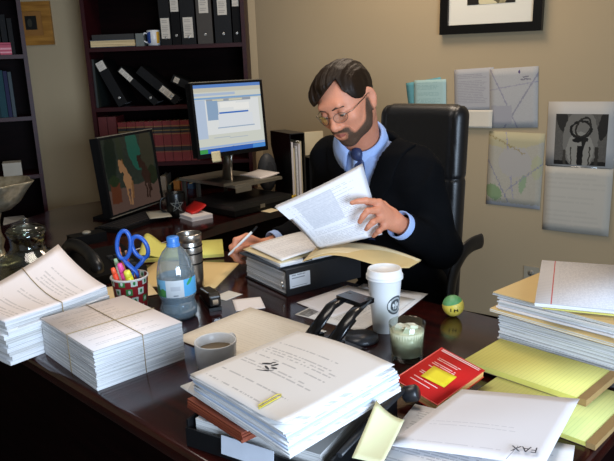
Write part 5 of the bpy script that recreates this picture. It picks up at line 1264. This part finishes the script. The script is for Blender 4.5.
# collar: a band round the neck with two folded points
ax = Vector(NT_-NB).normalized(); cx_ = Vector((1, 0, 0)); cx_ = (cx_-ax*cx_.dot(ax)).normalized(); cy_ = ax.cross(cx_)
b = B(); cols = []
for k in range(41):
    a = -math.pi*.96+2*math.pi*.96*k/40                       # 0 = nape, ends meet in front
    dirv = cx_*math.sin(a) - cy_*math.cos(a); fr = abs(a)/(math.pi*.96); base = Vector(NB)+ax*.012
    hgt = .040-.016*fr**3; flap = .034+.040*max(0, fr-.45)**1.2*2
    prof = [(.066, -.006), (.065, hgt*.6), (.0655, hgt), (.069, hgt+.001), (.0735+.004*fr, hgt-.010), (.079+.010*fr, hgt-flap*.6), (.083+.016*fr, hgt-flap)]
    cols.append([b.verts.new(base+dirv*r+ax*z) for r, z in prof])
for i in range(40):
    for j in range(6): f = b.faces.new((cols[i][j], cols[i+1][j], cols[i+1][j+1], cols[i][j+1])); f.smooth = True
co = obj('collar', b, shirtM, sh); md = co.modifiers.new('thick', 'SOLIDIFY'); md.thickness = .0025; md.offset = 0
for nm, E_, W_, C_ in (('l', ELL, WRL, CL), ('r', ELR, WRR, CR)):
    axv = Vector(W_-E_).normalized(); sx = axv.cross(Vector((0, 0, 1))).normalized(); sy = sx.cross(axv); b = B(); rings = []
    for z, r in ((-.03, .042), (.022, .0435), (.024, .0425), (.024, .0395), (-.02, .037)):
        rings.append([b.verts.new(Vector(C_)+axv*z+(sx*math.cos(q)+sy*math.sin(q))*r) for q in (2*math.pi*k/28 for k in range(28))])
    for a_, c_ in zip(rings, rings[1:]):
        for k in range(28): f = b.faces.new((a_[k], a_[(k+1) % 28], c_[(k+1) % 28], c_[k])); f.smooth = True
    obj('cuff', b, shirtM, sh)
    b = B(); ball(b, Vector(C_)+axv*.012-sy*.030+sx*(.032 if nm == 'l' else -.032)*1.0, .005, 10); obj('cuff_button', b, white_pl, sh)
def trousers(p):
    d = s_ell(p, (0, .02, .59), (.188, .15, .12))
    for s in (0, 1): d = su(d, su(s_cap(p, HIP[s], KNE[s], .082, .064), s_cap(p, KNE[s], ANK[s]+np.array((0, 0, -.02)), .064, .058), .04), .04)
    return np.maximum(np.maximum(d, p[:, 2]-.66), .075-p[:, 2])
mesh_sdf('trousers', trousers, (-.30, -.18, .05), (.30, .60, .72), .008, suit, man)
for s in (0, 1):
    def shoe(p, A=ANK[s]):
        d = su(s_ell(p, A+np.array((0, .02, -.035)), (.045, .075, .055)), s_ell(p, A+np.array((0, .12, -.058)), (.046, .10, .036)), .03); return np.maximum(d, .004-p[:, 2])
    mesh_sdf('shoe', shoe, ANK[s]-np.array((.08, .1, .1)), ANK[s]+np.array((.08, .26, .06)), .006, plain('#0d0b0a', .3), man)

# pen in his right hand
A, Bq = D(229, 254.5, 2.130), D(257.5, 226.5, 2.172)
dv = Bq-A; t = thing('pen', 'white pen with a dark end held in the right hand of the man', 'pen', A); t.rotation_euler = dv.to_track_quat('Z', 'Y').to_euler(); Ln = dv.length
for nm, f0, f1, r0, r1, m in (('tip', -.03, .03, .0012, .004, white_pl), ('barrel', .03, .80, .0042, .0045, white_pl), ('end_cap', .80, 1, .0046, .0042, black)):
    b = B(); lathe(b, [(r0*.8, f0*Ln), (r0, f0*Ln+.001), (r1, f1*Ln-.001), (r1*.8, f1*Ln)], 14); obj(nm, b, m, t)
# the pages he turns
A, Bq, Cq, Dq = D(274.5, 207, 1.925), D(361.5, 164.5, 1.925), D(381.5, 234, 1.882), D(318, 249.5, 1.94)
nrm = (Bq-A).cross(Dq-A).normalized(); nrm = -nrm if nrm.y > 0 else nrm
docm = printed('#e2e2e6', '#9a9ca4', 40, .07, .08, .93, .5, 3., 44, .5, vertical=False, gaps=.25, blocks=((.16, .42, .60, .90, '#bdbfc6'), (.10, .06, .13, .9, None), (.16, .36, .95, .40, None)))
b = B()
def page(k):
    def f(u, v): return nrm*(.016*math.sin(math.pi*u)*(.4+.6*v)+.020*math.sin(math.pi*v)*(1-u)-.0022*k) + (A-Bq).normalized()*(-.010*math.sin(math.pi*v)*(1-u))
    return f
patch(b, Dq, Cq, Bq, A, page(0), 16, 14, .0005)
dcm = obj('turned_pages', b, docm); tag(dcm, 'printed white pages being turned by the left hand of the man', 'papers')
b = B(); patch(b, Dq+Vector((.004, 0, .002)), Cq+Vector((.003, 0, -.002)), Bq+Vector((.003, 0, .002)), A+Vector((.004, 0, .003)), page(1.5), 12, 10, .0005)
obj('under_page', b, plain('#d6d8de', .8, 0, .02), dcm)

# ------------------------------------------------------------------ his chair
CH = Vector((.299, 2.446, 0))
t = thing('office_chair', 'high-backed black leather office chair under the seated man', 'chair', CH, PSI)
leather = NT('black_leather', .38, 0, .5); ln_ = leather.noise(70, 4); leather.base(leather.mix(ln_, '#0d0d0e', '#18181a')); leather.bump(ln_, .15, .002); leather = leather.m
def slab_sdf(c, hx, hy, hz, r): return lambda p: np.linalg.norm(np.maximum(np.abs(p-f32(c))-f32((hx-r, hy-r, hz-r)), 0), axis=1)-r
seat = slab_sdf((0, .08, .385), .27, .26, .045, .04); mesh_sdf('seat', lambda p: seat(p)-.008*np.cos(p[:, 0]*9)*np.cos((p[:, 1]-.08)*8), (-.32, -.25, .34), (.32, .42, .50), .010, leather, t)
def back(p):
    y0 = -.200-.05*((p[:, 2]-.55)/.7)+.10*(p[:, 0]/.25)**2*0-.02*np.cos(p[:, 0]*6)
    q = np.stack([p[:, 0], p[:, 1]-y0, p[:, 2]-.868], 1); w = .235+.0*q[:, 0]
    d = np.linalg.norm(np.maximum(np.abs(q)-f32((.198-.05, .045-.04, .395-.05)), 0), axis=1)-.045
    groove = np.minimum(np.abs(np.abs(p[:, 0])-.155), np.abs(p[:, 2]-.98)+.012*0)
    return d+.006*np.exp(-(groove/.006)**2)
mesh_sdf('backrest', back, (-.30, -.34, .44), (.30, -.02, 1.32), .0075, leather, t)
for s in (-1, 1):
    b = B(); tube(b, spline([(s*.350, -.10, .79), (s*.350, -.03, .79), (s*.350, .03, .77), (s*.347, .08, .71), (s*.353, .11, .62), (s*.355, .10, .50), (s*.27, .08, .375)], 6), .028, 12, 0, True, .42, (1, 0, 0)); obj('armrest', b, leather, t, None)
b = B(); lathe(b, [(.03, .12), (.03, .30), (.022, .30), (.022, .35)], 20); obj('gas_column', b, black_s, t)
for k in range(5):
    a = 2*math.pi*k/5+.3; b = B(); tube(b, [(0, 0, .13), (.16*math.cos(a), .16*math.sin(a), .11), (.29*math.cos(a), .29*math.sin(a), .075)], [.03, .024, .018], 10, 0, True, .7); lg = obj('leg', b, black_s, t)
    b = B(); M = Matrix.Translation((.29*math.cos(a), .29*math.sin(a), .031)) @ Matrix.Rotation(a, 4, 'Z') @ Matrix.Rotation(R_(90), 4, 'X'); r0 = len(b.verts)
    lathe(b, [(.02, -.022), (.03, -.018), (.03, .018), (.02, .022)], 18); bmesh.ops.transform(b, matrix=M, verts=b.verts); obj('caster', b, black, lg)
# ------------------------------------------------------------------ light
def area(name, loc, target, sx, sy, power, c):
    l = bpy.data.lights.new(name, 'AREA'); l.shape = 'RECTANGLE'; l.size = sx; l.size_y = sy; l.energy = power; l.color = c
    o = bpy.data.objects.new(name, l); COL.objects.link(o); o.location = loc
    o.rotation_euler = (Vector(target)-Vector(loc)).to_track_quat('-Z', 'Y').to_euler(); return o
area('window_daylight', (1.05, -.95, 1.2), (-.35, 1.5, .8), 1.4, 1.1, 50, (.63, .79, 1.0)).data.spread = R_(110)
area('ceiling_lamp', (-.4, 1.4, 2.57), (-.4, 1.4, 0), 1.2, .6, 18, (1, .90, .80))
area('ceiling_lamp', (.35, 2.9, 2.57), (.35, 2.9, 0), .6, .6, 19, (1, .82, .64))
w = bpy.data.worlds.new('room_ambient'); SC.world = w; w.use_nodes = True
w.node_tree.nodes['Background'].inputs[0].default_value = (.96, .98, 1, 1); w.node_tree.nodes['Background'].inputs[1].default_value = .26
SC.view_settings.view_transform = 'Standard'; SC.view_settings.look = 'None'; SC.view_settings.exposure = .0; SC.view_settings.gamma = 1
SC.view_settings.use_curve_mapping = False
